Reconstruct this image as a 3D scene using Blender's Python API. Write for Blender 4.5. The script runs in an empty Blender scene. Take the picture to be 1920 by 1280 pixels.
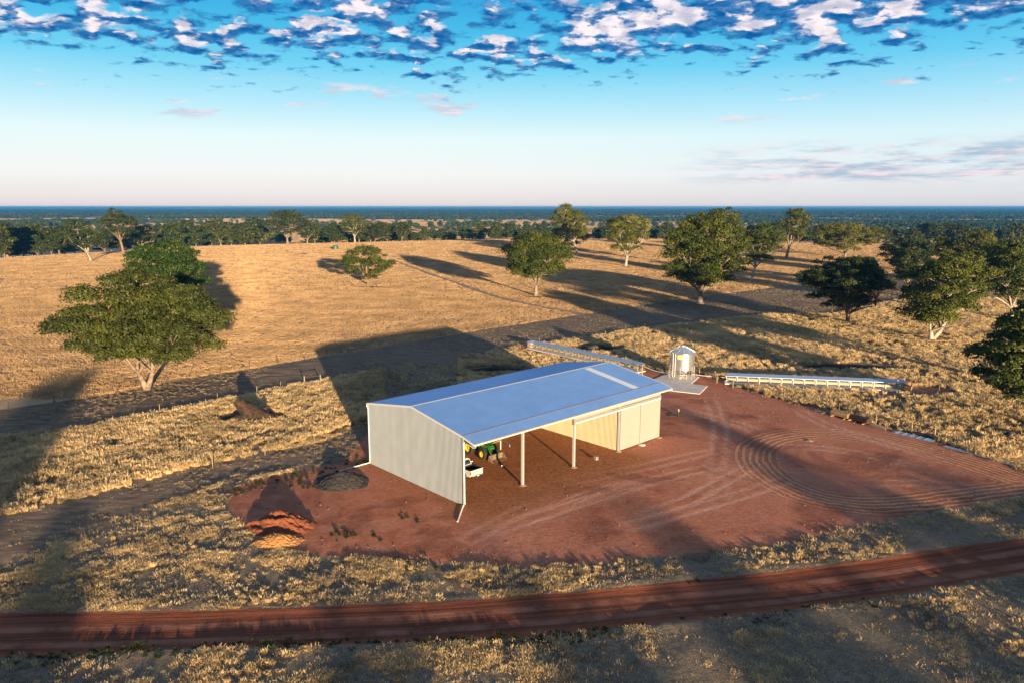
import bpy, math, random
import numpy as np
from mathutils import Vector, Matrix
sc = bpy.context.scene
R = math.radians
rng = np.random.default_rng(11)
random.seed(5)

# ------------------------------------------------------------------ camera, light, sky
CH = 29.0                      # the drone's height over the yard
FPX = 1380.0                   # focal length in pixels of a 1920 wide frame
PITCH = math.atan((640 - 388) / FPX)
cam_d = bpy.data.cameras.new('camera'); cam = bpy.data.objects.new('camera', cam_d)
sc.collection.objects.link(cam); sc.camera = cam
cam_d.sensor_width = 36; cam_d.lens = 36 * FPX / 1920
cam_d.clip_start = 0.5; cam_d.clip_end = 90000
cam.location = (0, 0, CH); cam.rotation_euler = (math.pi / 2 - PITCH, 0, 0)

SUN_EL = 5.5
SD = Vector((-.3363, .9418, 0)).normalized()      # the way shadows fall on the ground
sun_d = bpy.data.lights.new('sun', 'SUN'); sun = bpy.data.objects.new('sun', sun_d)
sc.collection.objects.link(sun)
sun_d.energy = 5.0; sun_d.angle = R(0.5); sun_d.color = (1.0, 0.765, 0.47)
trav = Vector((SD.x * math.cos(R(SUN_EL)), SD.y * math.cos(R(SUN_EL)), -math.sin(R(SUN_EL))))
sun.rotation_euler = trav.to_track_quat('-Z', 'Y').to_euler()
sun.location = (60, -120, 90)
sc.view_settings.view_transform = 'Standard'; sc.view_settings.look = 'None'
sc.view_settings.exposure = 1.5; sc.view_settings.gamma = 1.0
sc.view_settings.use_curve_mapping = False
sc.render.engine = 'CYCLES'
sc.cycles.use_denoising = True
sc.cycles.max_bounces = 6; sc.cycles.diffuse_bounces = 3; sc.cycles.transmission_bounces = 4
sc.cycles.volume_bounces = 0; sc.cycles.transparent_max_bounces = 6
sc.cycles.use_adaptive_sampling = True

class NT:
    """short-hand for building a node tree"""
    def __init__(s, tree): s.t = tree; tree.nodes.clear()
    def n(s, typ, **kw):
        nd = s.t.nodes.new(typ)
        for k, v in kw.items():
            if k.startswith('i_'):
                key = k[2:]; key = int(key) if key.isdigit() else key.replace('_', ' ')
                s.set(nd.inputs[key], v)
            else: setattr(nd, k, v)
        return nd
    def set(s, sock, v):
        if isinstance(v, bpy.types.NodeSocket): s.t.links.new(v, sock)
        elif isinstance(v, bpy.types.Node): s.t.links.new(v.outputs[0], sock)
        elif isinstance(v, (tuple, list)) and len(v) == 3 and sock.type == 'RGBA': sock.default_value = (*v, 1)
        else: sock.default_value = v
    def m(s, op, a, b=None, c=None, clamp=False):
        nd = s.t.nodes.new('ShaderNodeMath'); nd.operation = op; nd.use_clamp = clamp
        for i, v in enumerate((a, b, c)):
            if v is not None: s.set(nd.inputs[i], v)
        return nd.outputs[0]
    def vm(s, op, a, b=None):
        nd = s.t.nodes.new('ShaderNodeVectorMath'); nd.operation = op
        s.set(nd.inputs[0], a)
        if b is not None: s.set(nd.inputs[3] if op == 'SCALE' else nd.inputs[1], b)
        return nd.outputs[0]
    def mix(s, f, a, b, blend='MIX'):
        nd = s.t.nodes.new('ShaderNodeMix'); nd.data_type = 'RGBA'; nd.blend_type = blend
        s.set(nd.inputs[0], f); s.set(nd.inputs[6], a); s.set(nd.inputs[7], b)
        return nd.outputs[2]
    def noise(s, vec, scale, detail=4, rough=.55, lac=2.0, dist=0.0):
        nd = s.t.nodes.new('ShaderNodeTexNoise')
        if vec is not None: s.set(nd.inputs['Vector'], vec)
        nd.inputs['Scale'].default_value = scale; nd.inputs['Detail'].default_value = detail
        nd.inputs['Roughness'].default_value = rough; nd.inputs['Lacunarity'].default_value = lac
        nd.inputs['Distortion'].default_value = dist
        return nd.outputs[0]
    def ss(s, v, a, b, o0=0.0, o1=1.0):
        nd = s.t.nodes.new('ShaderNodeMapRange'); nd.interpolation_type = 'SMOOTHSTEP'
        s.set(nd.inputs[0], v); s.set(nd.inputs[1], a); s.set(nd.inputs[2], b); s.set(nd.inputs[3], o0); s.set(nd.inputs[4], o1)
        return nd.outputs[0]
    def ramp(s, f, stops):
        nd = s.t.nodes.new('ShaderNodeValToRGB'); cr = nd.color_ramp
        while len(cr.elements) < len(stops): cr.elements.new(.5)
        for e, (p, c) in zip(cr.elements, stops): e.position = p; e.color = (*c, 1)
        s.set(nd.inputs[0], f); return nd.outputs[0]
    def attr(s, name, typ='GEOMETRY'):
        nd = s.t.nodes.new('ShaderNodeAttribute'); nd.attribute_name = name; nd.attribute_type = typ
        return nd.outputs['Fac']

world = bpy.data.worlds.new('World'); sc.world = world; world.use_nodes = True
w = NT(world.node_tree)
tc = w.n('ShaderNodeTexCoord').outputs['Generated']
sep = w.n('ShaderNodeSeparateXYZ', i_0=tc)
dx, dy, dz = sep.outputs
sky = w.n('ShaderNodeTexSky'); sky.sky_type = 'NISHITA'; sky.sun_disc = False
sky.sun_elevation = R(SUN_EL); sky.sun_rotation = math.atan2(-SD.x, -SD.y)
sky.altitude = 100; sky.air_density = 1.0; sky.dust_density = 0.6; sky.ozone_density = 2.0
# colour balance of the photograph by height over the horizon (the same all the way round)
el = w.m('ARCSINE', dz)
grad = w.ramp(w.m('MULTIPLY', el, 1 / R(45), clamp=True), [
    (0.0, (.45, .405, .41)), (2.3 / 45, (.50, .50, .51)), (5.0 / 45, (.44, .52, .535)), (7.4 / 45, (.25, .445, .53)),
    (9.9 / 45, (.085, .355, .50)), (12.4 / 45, (.024, .27, .45)), (14.5 / 45, (.010, .21, .41)), (24 / 45, (.03, .11, .21)), (1.0, (.045, .065, .10))])
azr = w.m('ARCTAN2', dx, dy)
right = w.ss(azr, R(-8), R(34))
grad = w.mix(w.m('MULTIPLY', right, .45), grad, w.vm('MULTIPLY', grad, (.72, .90, 1.0)))
skyl = w.mix(.15, grad, w.mix(1.0, sky.outputs[0], (.06, .06, .06), 'MULTIPLY'))
# cloud layer: coordinates on a curved deck overhead
inv = w.m('DIVIDE', 1.0, w.m('ADD', w.m('MAXIMUM', dz, 0.0), 0.22))
p = w.vm('SCALE', tc, inv)
p = w.vm('MULTIPLY', p, (1, 1, 0))
SKY_NODES = (el, p)
warp = w.vm('SUBTRACT', w.n('ShaderNodeTexNoise', i_Vector=p, i_Scale=11.0, i_Detail=5.0).outputs[1], (.5, .5, .5))
pw = w.vm('ADD', p, w.vm('SCALE', warp, .06))
boost = w.m('MULTIPLY', w.ss(azr, R(2), R(18)), w.ss(el, R(11.2), R(13.0)))
def deck(k):
    q = w.vm('MULTIPLY', w.vm('SCALE', pw, k), (.85, 1.0, 1.0))
    return w.m('ADD', w.m('MULTIPLY', w.noise(q, 13.5, 7, .52), .66), w.m('MULTIPLY', w.noise(p, 2.6, 2, .5), .34))
th0 = w.m('ADD', w.ss(el, R(8.0), R(11.6), 0.61, 0.450), w.ss(el, R(16), R(27), 0.0, .035))
th = w.m('SUBTRACT', th0, w.m('MULTIPLY', boost, .065))
q0 = w.m('SUBTRACT', deck(1.0), th)
up = w.m('SUBTRACT', deck(1.020), w.m('SUBTRACT', th0, w.m('MULTIPLY', boost, .015)))           # the same deck a little lower in the sky: says where a cloud's lower edge is
dens = w.m('MULTIPLY', w.ss(q0, -.025, .075), w.ss(el, R(7.2), R(8.8)))
tops = w.ss(w.m('SUBTRACT', up, w.m('MULTIPLY', w.m('SUBTRACT', w.noise(pw, 34.0, 5, .55), .5), .16)), .03, .135)
shade_c = w.mix(w.ss(w.noise(pw, 26.0, 4, .6), .35, .65), (.004, .13, .42), (.04, .23, .55))
lit_c = w.mix(w.ss(w.noise(pw, 16.0, 4, .5), .34, .62), (.62, .62, .76), (1.12, 1.0, 1.03))
mid_c = w.mix(w.m('MULTIPLY', tops, 2.0, clamp=True), shade_c, (.26, .40, .66))
cc = w.mix(w.ss(tops, .35, .95), mid_c, lit_c)
# low streaks far away
sv = w.vm('MULTIPLY', tc, (6.0, 6.0, 46.0))
st = w.noise(sv, 1.6, 6, .62)
msk = w.m('MULTIPLY', w.m('MULTIPLY', w.ss(el, R(1.2), R(2.2)), w.ss(el, R(4.8), R(3.6))), w.ss(azr, R(9), R(24)))
sd = w.m('MULTIPLY', w.ss(st, .40, .56), msk)
sv2 = w.vm('MULTIPLY', tc, (5.0, 5.0, 26.0)); st2 = w.noise(sv2, 1.9, 5, .6)
msk2 = w.m('MULTIPLY', w.ss(el, R(5.6), R(6.6)), w.ss(el, R(9.4), R(8.0)))
sd2 = w.m('MULTIPLY', w.ss(st2, .57, .65), msk2)
stc = w.mix(w.ss(w.noise(sv, 3.1, 4, .6), .40, .62), (.34, .50, .68), (1.0, .80, .84))
CL = 0.46                       # radiance of the sunlit cloud at exposure 0
allc = w.mix(w.m('MULTIPLY', sd, .75), skyl, w.vm('SCALE', stc, CL))
allc = w.mix(w.m('MULTIPLY', sd2, .8), allc, w.vm('SCALE', w.mix(.4, stc, (1.1, .95, 1.0)), CL))
allc = w.mix(dens, allc, w.vm('SCALE', cc, CL))
SKY_S = 0.12
bg = w.n('ShaderNodeBackground', i_Color=w.vm('SCALE', allc, .72 / SKY_S), i_Strength=SKY_S)
w.n('ShaderNodeOutputWorld', i_Surface=bg)

# ------------------------------------------------------------------ pixel of the photograph -> point on the plain, terrain height
cp, sp = math.cos(PITCH), math.sin(PITCH)
def ray(u, v):
    a, b = (u - 960) / FPX, -(v - 640) / FPX
    return Vector((a, cp + b * sp, -sp + b * cp))
def g(u, v, z=0.0):
    d = ray(u, v); t = (z - CH) / d.z
    return Vector((d.x * t, d.y * t, z))

_tab = np.random.default_rng(3).random((256, 256))
def vnoise(x, y):
    x = np.asarray(x, float); y = np.asarray(y, float)
    xi = np.floor(x).astype(int); yi = np.floor(y).astype(int)
    fx = x - xi; fy = y - yi
    fx = fx * fx * (3 - 2 * fx); fy = fy * fy * (3 - 2 * fy)
    t = lambda i, j: _tab[i & 255, j & 255]
    return (t(xi, yi) * (1 - fx) + t(xi + 1, yi) * fx) * (1 - fy) + (t(xi, yi + 1) * (1 - fx) + t(xi + 1, yi + 1) * fx) * fy
def fbm(x, y, o=4, r=.5):
    s = 0; a = 1; tot = 0
    for i in range(o):
        s = s + a * vnoise(x * 2 ** i + 17.3 * i, y * 2 ** i - 9.1 * i); tot += a; a *= r
    return s / tot

CREST = [(-600, 380), (-300, 400), (0, 430), (170, 480), (262, 520), (375, 560), (480, 586), (710, 632), (940, 685), (1250, 690), (1430, 620), (1650, 600), (1920, 600), (2600, 560)]
_cx = np.array([c[0] for c in CREST], float); _cy = np.array([c[1] for c in CREST], float)
def crest_d(x, y):
    px = 960 + FPX * x / np.maximum(y * cp + CH * sp, 5.0)
    return np.interp(px, _cx, _cy)
def macro(x, y):
    x = np.asarray(x, float); y = np.asarray(y, float)
    s = y - crest_d(x, y)
    se = 14 * np.log1p(np.exp(np.clip(s / 14, -40, 60)))
    z = -20 * (1 - np.exp(-se * .085 / 20))
    far = np.clip((y - 900) / 1500, 0, 1)
    z = z + far * (fbm(x / 1500 + 5, y / 1100, 3) - .5) * 16
    z = z + np.clip((y - 120) / 150, 0, 1) * np.clip(1 - s / 50 * -1, 0, 1) * 0
    return z
def zt(x, y): return float(macro(x, y))

def poly(px): return np.array([g(*q)[:2] for q in px])
def seg_dist(P, a, b):
    ab = b - a; t = np.clip(((P - a) @ ab) / max(ab @ ab, 1e-9), 0, 1)
    return np.hypot(*(P - (a + t[:, None] * ab)).T)
def line_dist(P, L): return np.min([seg_dist(P, L[i], L[i + 1]) for i in range(len(L) - 1)], axis=0)
def inside(P, L):
    r = np.zeros(len(P), bool); j = len(L) - 1
    for i in range(len(L)):
        xi, yi = L[i]; xj, yj = L[j]
        c = ((yi > P[:, 1]) != (yj > P[:, 1])) & (P[:, 0] < (xj - xi) * (P[:, 1] - yi) / (yj - yi + 1e-12) + xi)
        r ^= c; j = i
    return r
def sdf(P, L):                                     # positive inside
    d = line_dist(P, np.vstack([L, L[:1]])); return np.where(inside(P, L), d, -d)
def signed_line(P, L):                              # lateral offset from an open line
    best = np.full(len(P), 1e9); sg = np.zeros(len(P))
    for i in range(len(L) - 1):
        a, b = L[i], L[i + 1]; d = seg_dist(P, a, b)
        cr = (b[0] - a[0]) * (P[:, 1] - a[1]) - (b[1] - a[1]) * (P[:, 0] - a[0])
        m = d < best; best[m] = d[m]; sg[m] = np.sign(cr[m])
    return best * sg
def smooth_line(L, n=8):                            # Catmull-Rom
    L = np.asarray(L); P = np.vstack([2 * L[0] - L[1], L, 2 * L[-1] - L[-2]]); out = []
    for i in range(1, len(P) - 2):
        for t in np.linspace(0, 1, n, endpoint=False):
            a, b, c, d = P[i - 1], P[i], P[i + 1], P[i + 2]
            out.append(.5 * (2 * b + (c - a) * t + (2 * a - 5 * b + 4 * c - d) * t * t + (3 * b - a - 3 * c + d) * t ** 3))
    out.append(P[-2]); return np.array(out)

FL = g(870, 948); FR = g(1234, 819); BL = g(697, 868)
U = (FR - FL).normalized(); N = Vector((-U.y, U.x, 0)); SL = (FR - FL).length; SW = 16.79
HEAD = math.atan2(U.y, U.x)
def shed_pt(u, n): return FL + U * u + N * n

FENCE1 = [(-330, 815), (16, 766), (102, 753), (219, 735), (355, 708), (468, 691), (571, 675), (652, 661), (740, 647), (852, 627), (909, 618), (972, 609), (1033, 599), (1094, 590), (1176, 577), (1267, 563), (1358, 551), (1397, 546), (1500, 533), (1650, 515), (1960, 478)]
LANE_LOW = [(1560, 590), (1500, 588), (1422, 592), (1209, 616), (1135, 628), (1054, 640), (972, 652), (850, 668), (700, 694), (600, 714), (526, 727), (408, 752), (300, 772), (150, 803), (0, 822), (-330, 872)]
P_F1 = poly(FENCE1)
P_LANE1 = poly(FENCE1[:-3] + [(1700, 560)] + LANE_LOW)
P_LANE2 = poly([(-300, 1020), (0, 967), (100, 950), (250, 910), (345, 880), (400, 868), (500, 848), (600, 826), (690, 795), (745, 770), (780, 800), (690, 858), (525, 887), (415, 907), (350, 930), (240, 967), (100, 1005), (0, 1075), (-300, 1215)])
P_PAD = poly([(422, 917), (470, 900), (560, 880), (640, 866), (700, 800), (1010, 700), (1160, 690), (1215, 690), (1250, 699), (1310, 700), (1345, 714), (1400, 730), (1440, 743), (1503, 757), (1560, 771), (1640, 796), (1710, 812), (1760, 828), (1830, 852), (1905, 876), (1985, 905), (1985, 915), (1910, 930), (1740, 962), (1610, 988), (1460, 1020), (1310, 1037), (1160, 1050), (960, 1065), (800, 1052), (650, 1043), (565, 1036), (490, 1022), (465, 990), (435, 970), (425, 945)])
P_ROAD = poly([(-300, 1156), (0, 1147), (330, 1145), (600, 1135), (960, 1117), (1185, 1100), (1460, 1070), (1685, 1040), (1920, 1008), (2250, 960), (2250, 1015), (1920, 1075), (1685, 1115), (1460, 1147), (1210, 1172), (960, 1195), (750, 1205), (375, 1213), (0, 1230), (-300, 1250)])
P_ROADC = poly([(-300, 1200), (0, 1188), (350, 1180), (780, 1162), (1080, 1140), (1460, 1107), (1685, 1077), (1920, 1040), (2250, 985)])
P_TRK1 = smooth_line(poly([(2000, 905), (1920, 916), (1800, 932), (1700, 944), (1620, 946), (1540, 935), (1480, 915), (1435, 888), (1415, 862), (1420, 838), (1455, 820), (1520, 812), (1600, 815), (1700, 834), (1800, 862), (1900, 895)]), 6)
P_TRK2 = smooth_line(poly([(800, 1060), (880, 1010), (1000, 950), (1150, 905), (1300, 870), (1440, 848), (1560, 845)]), 6)
P_TRK3 = smooth_line(poly([(930, 1010), (1040, 965), (1180, 930), (1330, 880), (1400, 820), (1380, 770), (1320, 740)]), 6)
P_SHED = np.array([shed_pt(a, b)[:2] for a, b in ((-1, -4.5), (24, -4.5), (26, 0), (26, SW + 2), (-1, SW + 2))])
P_LINES = [smooth_line(poly(q), 4) for q in (
    [(880, 1010), (1035, 960), (1160, 920), (1290, 885), (1400, 865)], [(1290, 900), (1345, 888), (1415, 872)], [(1180, 975), (1290, 938), (1350, 905), (1400, 880), (1440, 858)],
    [(1010, 915), (1110, 895), (1230, 870), (1320, 850), (1400, 838)], [(1000, 975), (1110, 925), (1200, 905), (1270, 890)], [(820, 1045), (900, 1000), (985, 955), (1080, 925)],
    [(1330, 740), (1350, 800), (1345, 870), (1355, 950)], [(1440, 850), (1480, 838), (1560, 842), (1650, 858), (1780, 890)], [(1600, 905), (1720, 905), (1860, 915)],
    [(1250, 760), (1330, 780), (1400, 800), (1440, 825)], [(950, 1000), (1010, 1050)], [(1130, 1000), (1260, 965), (1400, 925), (1500, 890)], [(1480, 760), (1560, 800), (1660, 830), (1800, 870)])]
P_FTRK = smooth_line(poly([(736, 488), (800, 512), (860, 533), (920, 554), (1000, 573), (1094, 590)]), 5)
P_MTRK = smooth_line(poly([(1690, 1040), (1760, 1015), (1840, 992), (1920, 968), (2050, 930)]), 5)
FA0, FA1 = g(998, 652), g(1204, 696)
FB0, FB1 = g(1361, 716), g(1681, 729)
BURN = [((690, 538), 7, 2.2), ((1008, 557), 6, 2.0), ((1313, 571), 5, 1.6), ((172, 491), 5, 2), ((470, 782), 4.6, 2.6), ((1120, 653), 5.5, 3.0), ((930, 693), 6, 2.5), ((1575, 687), 9.0, 2.6), ((1880, 812), 1.6, .8), ((1645, 690), 5, 1.4)]
def fields(X, Y):
    """the zones of the place as distances in metres"""
    P = np.stack([X, Y], 1); o = {}
    pad = sdf(P, P_PAD)
    pad = np.maximum(pad, 3.2 - line_dist(P, np.array([FA0[:2], FA1[:2]])))
    pad = np.maximum(pad, 2.6 - line_dist(P, np.array([FB0[:2], FB1[:2] + np.array([6, -1])])))
    o['pad'] = pad
    o['road'] = sdf(P, P_ROAD)
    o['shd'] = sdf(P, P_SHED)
    o['rlat'] = signed_line(P, P_ROADC)
    o['lane'] = np.maximum(sdf(P, P_LANE1), sdf(P, P_LANE2))
    o['lat2'] = signed_line(P, P_LANE2[:10])
    o['field'] = Y - np.interp(X, P_F1[:, 0], P_F1[:, 1])
    o['trk'] = signed_line(P, P_TRK1)
    o['trkb'] = signed_line(P, P_TRK2)
    o['trkc'] = signed_line(P, P_TRK3)
    ld = np.zeros(len(X))                                   # wheel marks: how strongly each pair of ruts shows here
    for i, L_ in enumerate(P_LINES):
        e_ = np.minimum(np.hypot(*(P - L_[0]).T), np.hypot(*(P - L_[-1]).T)); wv_ = .45 + .55 * vnoise(X / 4 + i * 7, Y / 4)
        ld = np.maximum(ld, np.exp(-((np.abs(line_dist(P, L_) - .8)) / .32) ** 2) * np.clip(e_ / 7, 0, 1) * wv_)
    o['lin'] = ld
    o['ftrk'] = line_dist(P, P_FTRK)
    o['mtrk'] = line_dist(P, P_MTRK)
    b = np.full(len(X), -50.0)
    for (q, rx, ry) in BURN:
        c = g(*q); b = np.maximum(b, 1 - np.hypot((X - c.x) / rx, (Y - c.y) / ry))
    o['burn'] = b
    return o
def woods(x, y):
    n = fbm(x / 760 + 3, y / 900 + 8, 4, .55)
    return n + .10 * np.clip((y - 1500) / 3000, 0, 1) - .25 * np.exp(-((y - 1150) / 260) ** 2)

# ------------------------------------------------------------------ mesh helpers
def link(o, parent=None):
    sc.collection.objects.link(o)
    if parent: o.parent = parent
    return o
def tag(o, label=None, cat=None, group=None, kind=None):
    if label: o['label'] = label
    if cat: o['category'] = cat
    if group: o['group'] = group
    if kind: o['kind'] = kind
    return o
def empty(name, loc, rz=0.0, label=None, cat=None, group=None):
    o = bpy.data.objects.new(name, None); link(o)
    o.location = loc; o.rotation_euler = (0, 0, rz); o.empty_display_size = .3
    return tag(o, label, cat, group)
def np_mesh(name, V, F, mats, smooth=False, k=4):
    me = bpy.data.meshes.new(name); V = np.asarray(V, np.float32); F = np.asarray(F, np.int32)
    me.vertices.add(len(V)); me.vertices.foreach_set('co', V.ravel())
    me.loops.add(F.size); me.loops.foreach_set('vertex_index', F.ravel())
    me.polygons.add(len(F)); me.polygons.foreach_set('loop_start', np.arange(0, F.size, k, dtype=np.int32))
    me.polygons.foreach_set('loop_total', np.full(len(F), k, np.int32))
    if smooth: me.polygons.foreach_set('use_smooth', np.ones(len(F), bool))
    me.update(calc_edges=True)
    for m in (mats if isinstance(mats, (list, tuple)) else [mats]): me.materials.append(m)
    return me
class MB:
    def __init__(s): s.v = []; s.f = []; s.sm = []
    def add(s, V, F, smooth=False):
        o = len(s.v); s.v += [tuple(x) for x in V]; s.f += [tuple(i + o for i in f) for f in F]; s.sm += [smooth] * len(F); return s
    def box(s, c, d, rz=0, ry=0, rx=0, M=None, taper=1.0):
        x, y, z = d[0] / 2, d[1] / 2, d[2] / 2
        V = [Vector((a * x * (taper if e > 0 else 1), b * y * (taper if e > 0 else 1), e * z)) for e in (-1, 1) for a, b in ((-1, -1), (1, -1), (1, 1), (-1, 1))]
        Rm = Matrix.Rotation(rz, 3, 'Z') @ Matrix.Rotation(ry, 3, 'Y') @ Matrix.Rotation(rx, 3, 'X')
        if M is not None: Rm = M
        return s.add([Rm @ v + Vector(c) for v in V], [(3, 2, 1, 0), (4, 5, 6, 7), (0, 1, 5, 4), (1, 2, 6, 5), (2, 3, 7, 6), (3, 0, 4, 7)])
    def bar(s, a, b, w, h):
        a = Vector(a); b = Vector(b); d = (b - a); L = d.length
        M = d.to_track_quat('X', 'Z').to_matrix()
        return s.box((a + b) / 2, (L, w, h), M=M)
    def tube(s, pts, r, seg=8, caps=True, smooth=True):
        pts = [Vector(q) for q in pts]; rr = r if isinstance(r, (list, tuple, np.ndarray)) else [r] * len(pts); V = []
        for i, q in enumerate(pts):
            d = (pts[min(i + 1, len(pts) - 1)] - pts[max(i - 1, 0)]).normalized()
            ref = Vector((0, 0, 1)) if abs(d.z) < .95 else Vector((1, 0, 0))
            if i == 0 or True: a = d.cross(ref).normalized(); b = d.cross(a)
            for k in range(seg): t = 2 * math.pi * k / seg; V.append(q + (a * math.cos(t) + b * math.sin(t)) * rr[i])
        F = [(i * seg + k, i * seg + (k + 1) % seg, (i + 1) * seg + (k + 1) % seg, (i + 1) * seg + k) for i in range(len(pts) - 1) for k in range(seg)]
        s.add(V, F, smooth)
        if caps:
            s.add(V[:seg], [tuple(range(seg))]); s.add(V[-seg:], [tuple(range(seg))[::-1]])
        return s
    def cyl(s, a, b, r, seg=12, smooth=True): return s.tube([a, b], r, seg, True, smooth)
    def lathe(s, prof, seg=32, c=(0, 0, 0), smooth=True, a0=0, a1=2 * math.pi):
        V = []; n = seg + (0 if abs(a1 - a0 - 2 * math.pi) < 1e-6 else 1)
        for (r, z) in prof:
            for k in range(n): t = a0 + (a1 - a0) * k / seg; V.append((c[0] + r * math.cos(t), c[1] + r * math.sin(t), c[2] + z))
        F = [(i * n + k, i * n + (k + 1) % n, (i + 1) * n + (k + 1) % n, (i + 1) * n + k) for i in range(len(prof) - 1) for k in range(seg)]
        return s.add(V, F, smooth)
    def prism(s, poly2, a, b, axis='y'):
        """outline (list of 2D points) extruded along an axis between a and b"""
        n = len(poly2)
        def P(q, t): return {'y': (q[0], t, q[1]), 'x': (t, q[0], q[1]), 'z': (q[0], q[1], t)}[axis]
        V = [P(q, a) for q in poly2] + [P(q, b) for q in poly2]
        F = [(i, (i + 1) % n, n + (i + 1) % n, n + i) for i in range(n)] + [tuple(range(n))[::-1], tuple(range(n, 2 * n))]
        return s.add(V, F)
    def build(s, name, m, parent=None, bevel=0.0):
        me = bpy.data.meshes.new(name); me.from_pydata(s.v, [], s.f); me.update()
        me.polygons.foreach_set('use_smooth', s.sm)
        for x in (m if isinstance(m, (list, tuple)) else [m]): me.materials.append(x)
        o = link(bpy.data.objects.new(name, me), parent)
        if bevel:
            b = o.modifiers.new('bevel', 'BEVEL'); b.width = bevel; b.segments = 2; b.limit_method = 'ANGLE'
        return o
def copy_tree(o, parent=None):
    c = o.copy(); sc.collection.objects.link(c); c.parent = parent
    for ch in [x for x in o.children]: copy_tree(ch, c)
    return c

# ------------------------------------------------------------------ materials
def mat(name, col, rough=.7, metal=0.0, noise=0.0, nscale=3.0, bump=0.0, bscale=20, col2=None, rnd=0.0, spec=.5, coat=0.0):
    m = bpy.data.materials.new(name); m.use_nodes = True; t = NT(m.node_tree)
    tcn = t.n('ShaderNodeTexCoord').outputs['Object']
    c = t.n('ShaderNodeRGB').outputs[0]; c.default_value = (*col, 1)
    if noise or col2:
        nz = t.noise(tcn, nscale, 6, .6)
        c2 = col2 or tuple(min(1, x * (1 + noise)) for x in col)
        c1 = col if col2 else tuple(x * (1 - noise) for x in col)
        c = t.mix(t.ss(nz, .35, .65), c1, c2)
    if rnd:
        oi = t.n('ShaderNodeObjectInfo').outputs['Random']
        v = t.m('ADD', t.m('MULTIPLY', oi, 2 * rnd), 1 - rnd)
        c = t.vm('SCALE', c, v)
    b = t.n('ShaderNodeBsdfPrincipled', i_Base_Color=c, i_Roughness=rough, i_Metallic=metal)
    b.inputs['Specular IOR Level'].default_value = spec
    if coat: b.inputs['Coat Weight'].default_value = coat
    if bump:
        bn = t.n('ShaderNodeBump', i_Height=t.noise(tcn, bscale, 6, .6), i_Strength=bump, i_Distance=.05)
        t.set(b.inputs['Normal'], bn.outputs[0])
    t.n('ShaderNodeOutputMaterial', i_Surface=b)
    return m

M = {}
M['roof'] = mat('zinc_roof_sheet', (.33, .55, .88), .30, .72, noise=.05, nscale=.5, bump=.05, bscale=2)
M['roof_trim'] = mat('pale_roof_flashing', (.62, .63, .66), .45, .3)
M['crease'] = mat('dull_brown_roof_joint', (.22, .17, .17), .7)
M['skylight'] = mat('milky_skylight_sheet', (.62, .68, .70), .4, 0)
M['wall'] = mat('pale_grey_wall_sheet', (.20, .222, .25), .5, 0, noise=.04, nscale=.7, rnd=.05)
M['door'] = mat('cream_sliding_door_sheet', (.27, .265, .235), .5, 0, noise=.03, nscale=.6)
M['wall_in'] = mat('cream_inner_sheet', (.46, .42, .27), .5, 0, noise=.03, nscale=.6)
M['white'] = mat('white_painted_pipe', (.55, .54, .52), .4)
M['galv'] = mat('galvanised_steel', (.55, .55, .54), .42, .7, noise=.12, nscale=6)
M['post'] = mat('zinc_post', (.46, .46, .45), .5, .2)
M['conc'] = mat('pale_concrete', (.62, .54, .48), .85, 0, noise=.14, nscale=1.2, bump=.3, bscale=14)
M['conc_red'] = mat('dirt_stained_concrete_footing', (.30, .15, .09), .9, 0, noise=.2, nscale=3, bump=.4)
M['timber'] = mat('weathered_fence_timber', (.25, .18, .11), .9, 0, noise=.25, nscale=8, bump=.5, bscale=30, rnd=.25)
M['darkpost'] = mat('dark_steel_post', (.06, .045, .04), .8, 0, rnd=.3)
M['rust'] = mat('dark_rusty_pipe', (.07, .035, .025), .7, .3, noise=.3, nscale=9)
M['wire'] = mat('fence_wire', (.16, .15, .13), .5, .6)

def grass_mat(name, cols, trans=.35, rnd=.35):
    m = bpy.data.materials.new(name); m.use_nodes = True; t = NT(m.node_tree)
    oi = t.n('ShaderNodeObjectInfo').outputs['Random']
    c = t.ramp(oi, [(i / (len(cols) - 1), q) for i, q in enumerate(cols)])
    nz = t.noise(t.n('ShaderNodeNewGeometry').outputs['Position'], .11, 3, .6)
    c = t.vm('SCALE', c, t.ss(nz, .3, .7, .75, 1.2))
    d = t.n('ShaderNodeBsdfDiffuse', i_Color=c); tr = t.n('ShaderNodeBsdfTranslucent', i_Color=c)
    mx = t.n('ShaderNodeMixShader', i_0=trans, i_1=d.outputs[0], i_2=tr.outputs[0])
    t.n('ShaderNodeOutputMaterial', i_Surface=mx)
    return m
M['straw'] = grass_mat('dry_tussock_straw', [(.60, .42, .21), (.72, .52, .28), (.65, .48, .25), (.76, .56, .31), (.54, .40, .20)])
M['straw2'] = grass_mat('dry_pasture_straw', [(.48, .31, .16), (.57, .375, .20), (.52, .34, .18)])
M['stubble'] = grass_mat('grey_brown_stubble', [(.25, .19, .125), (.34, .26, .17), (.42, .33, .21)])
M['weed'] = grass_mat('green_weeds', [(.045, .06, .02), (.07, .085, .03), (.035, .055, .015)])

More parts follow.
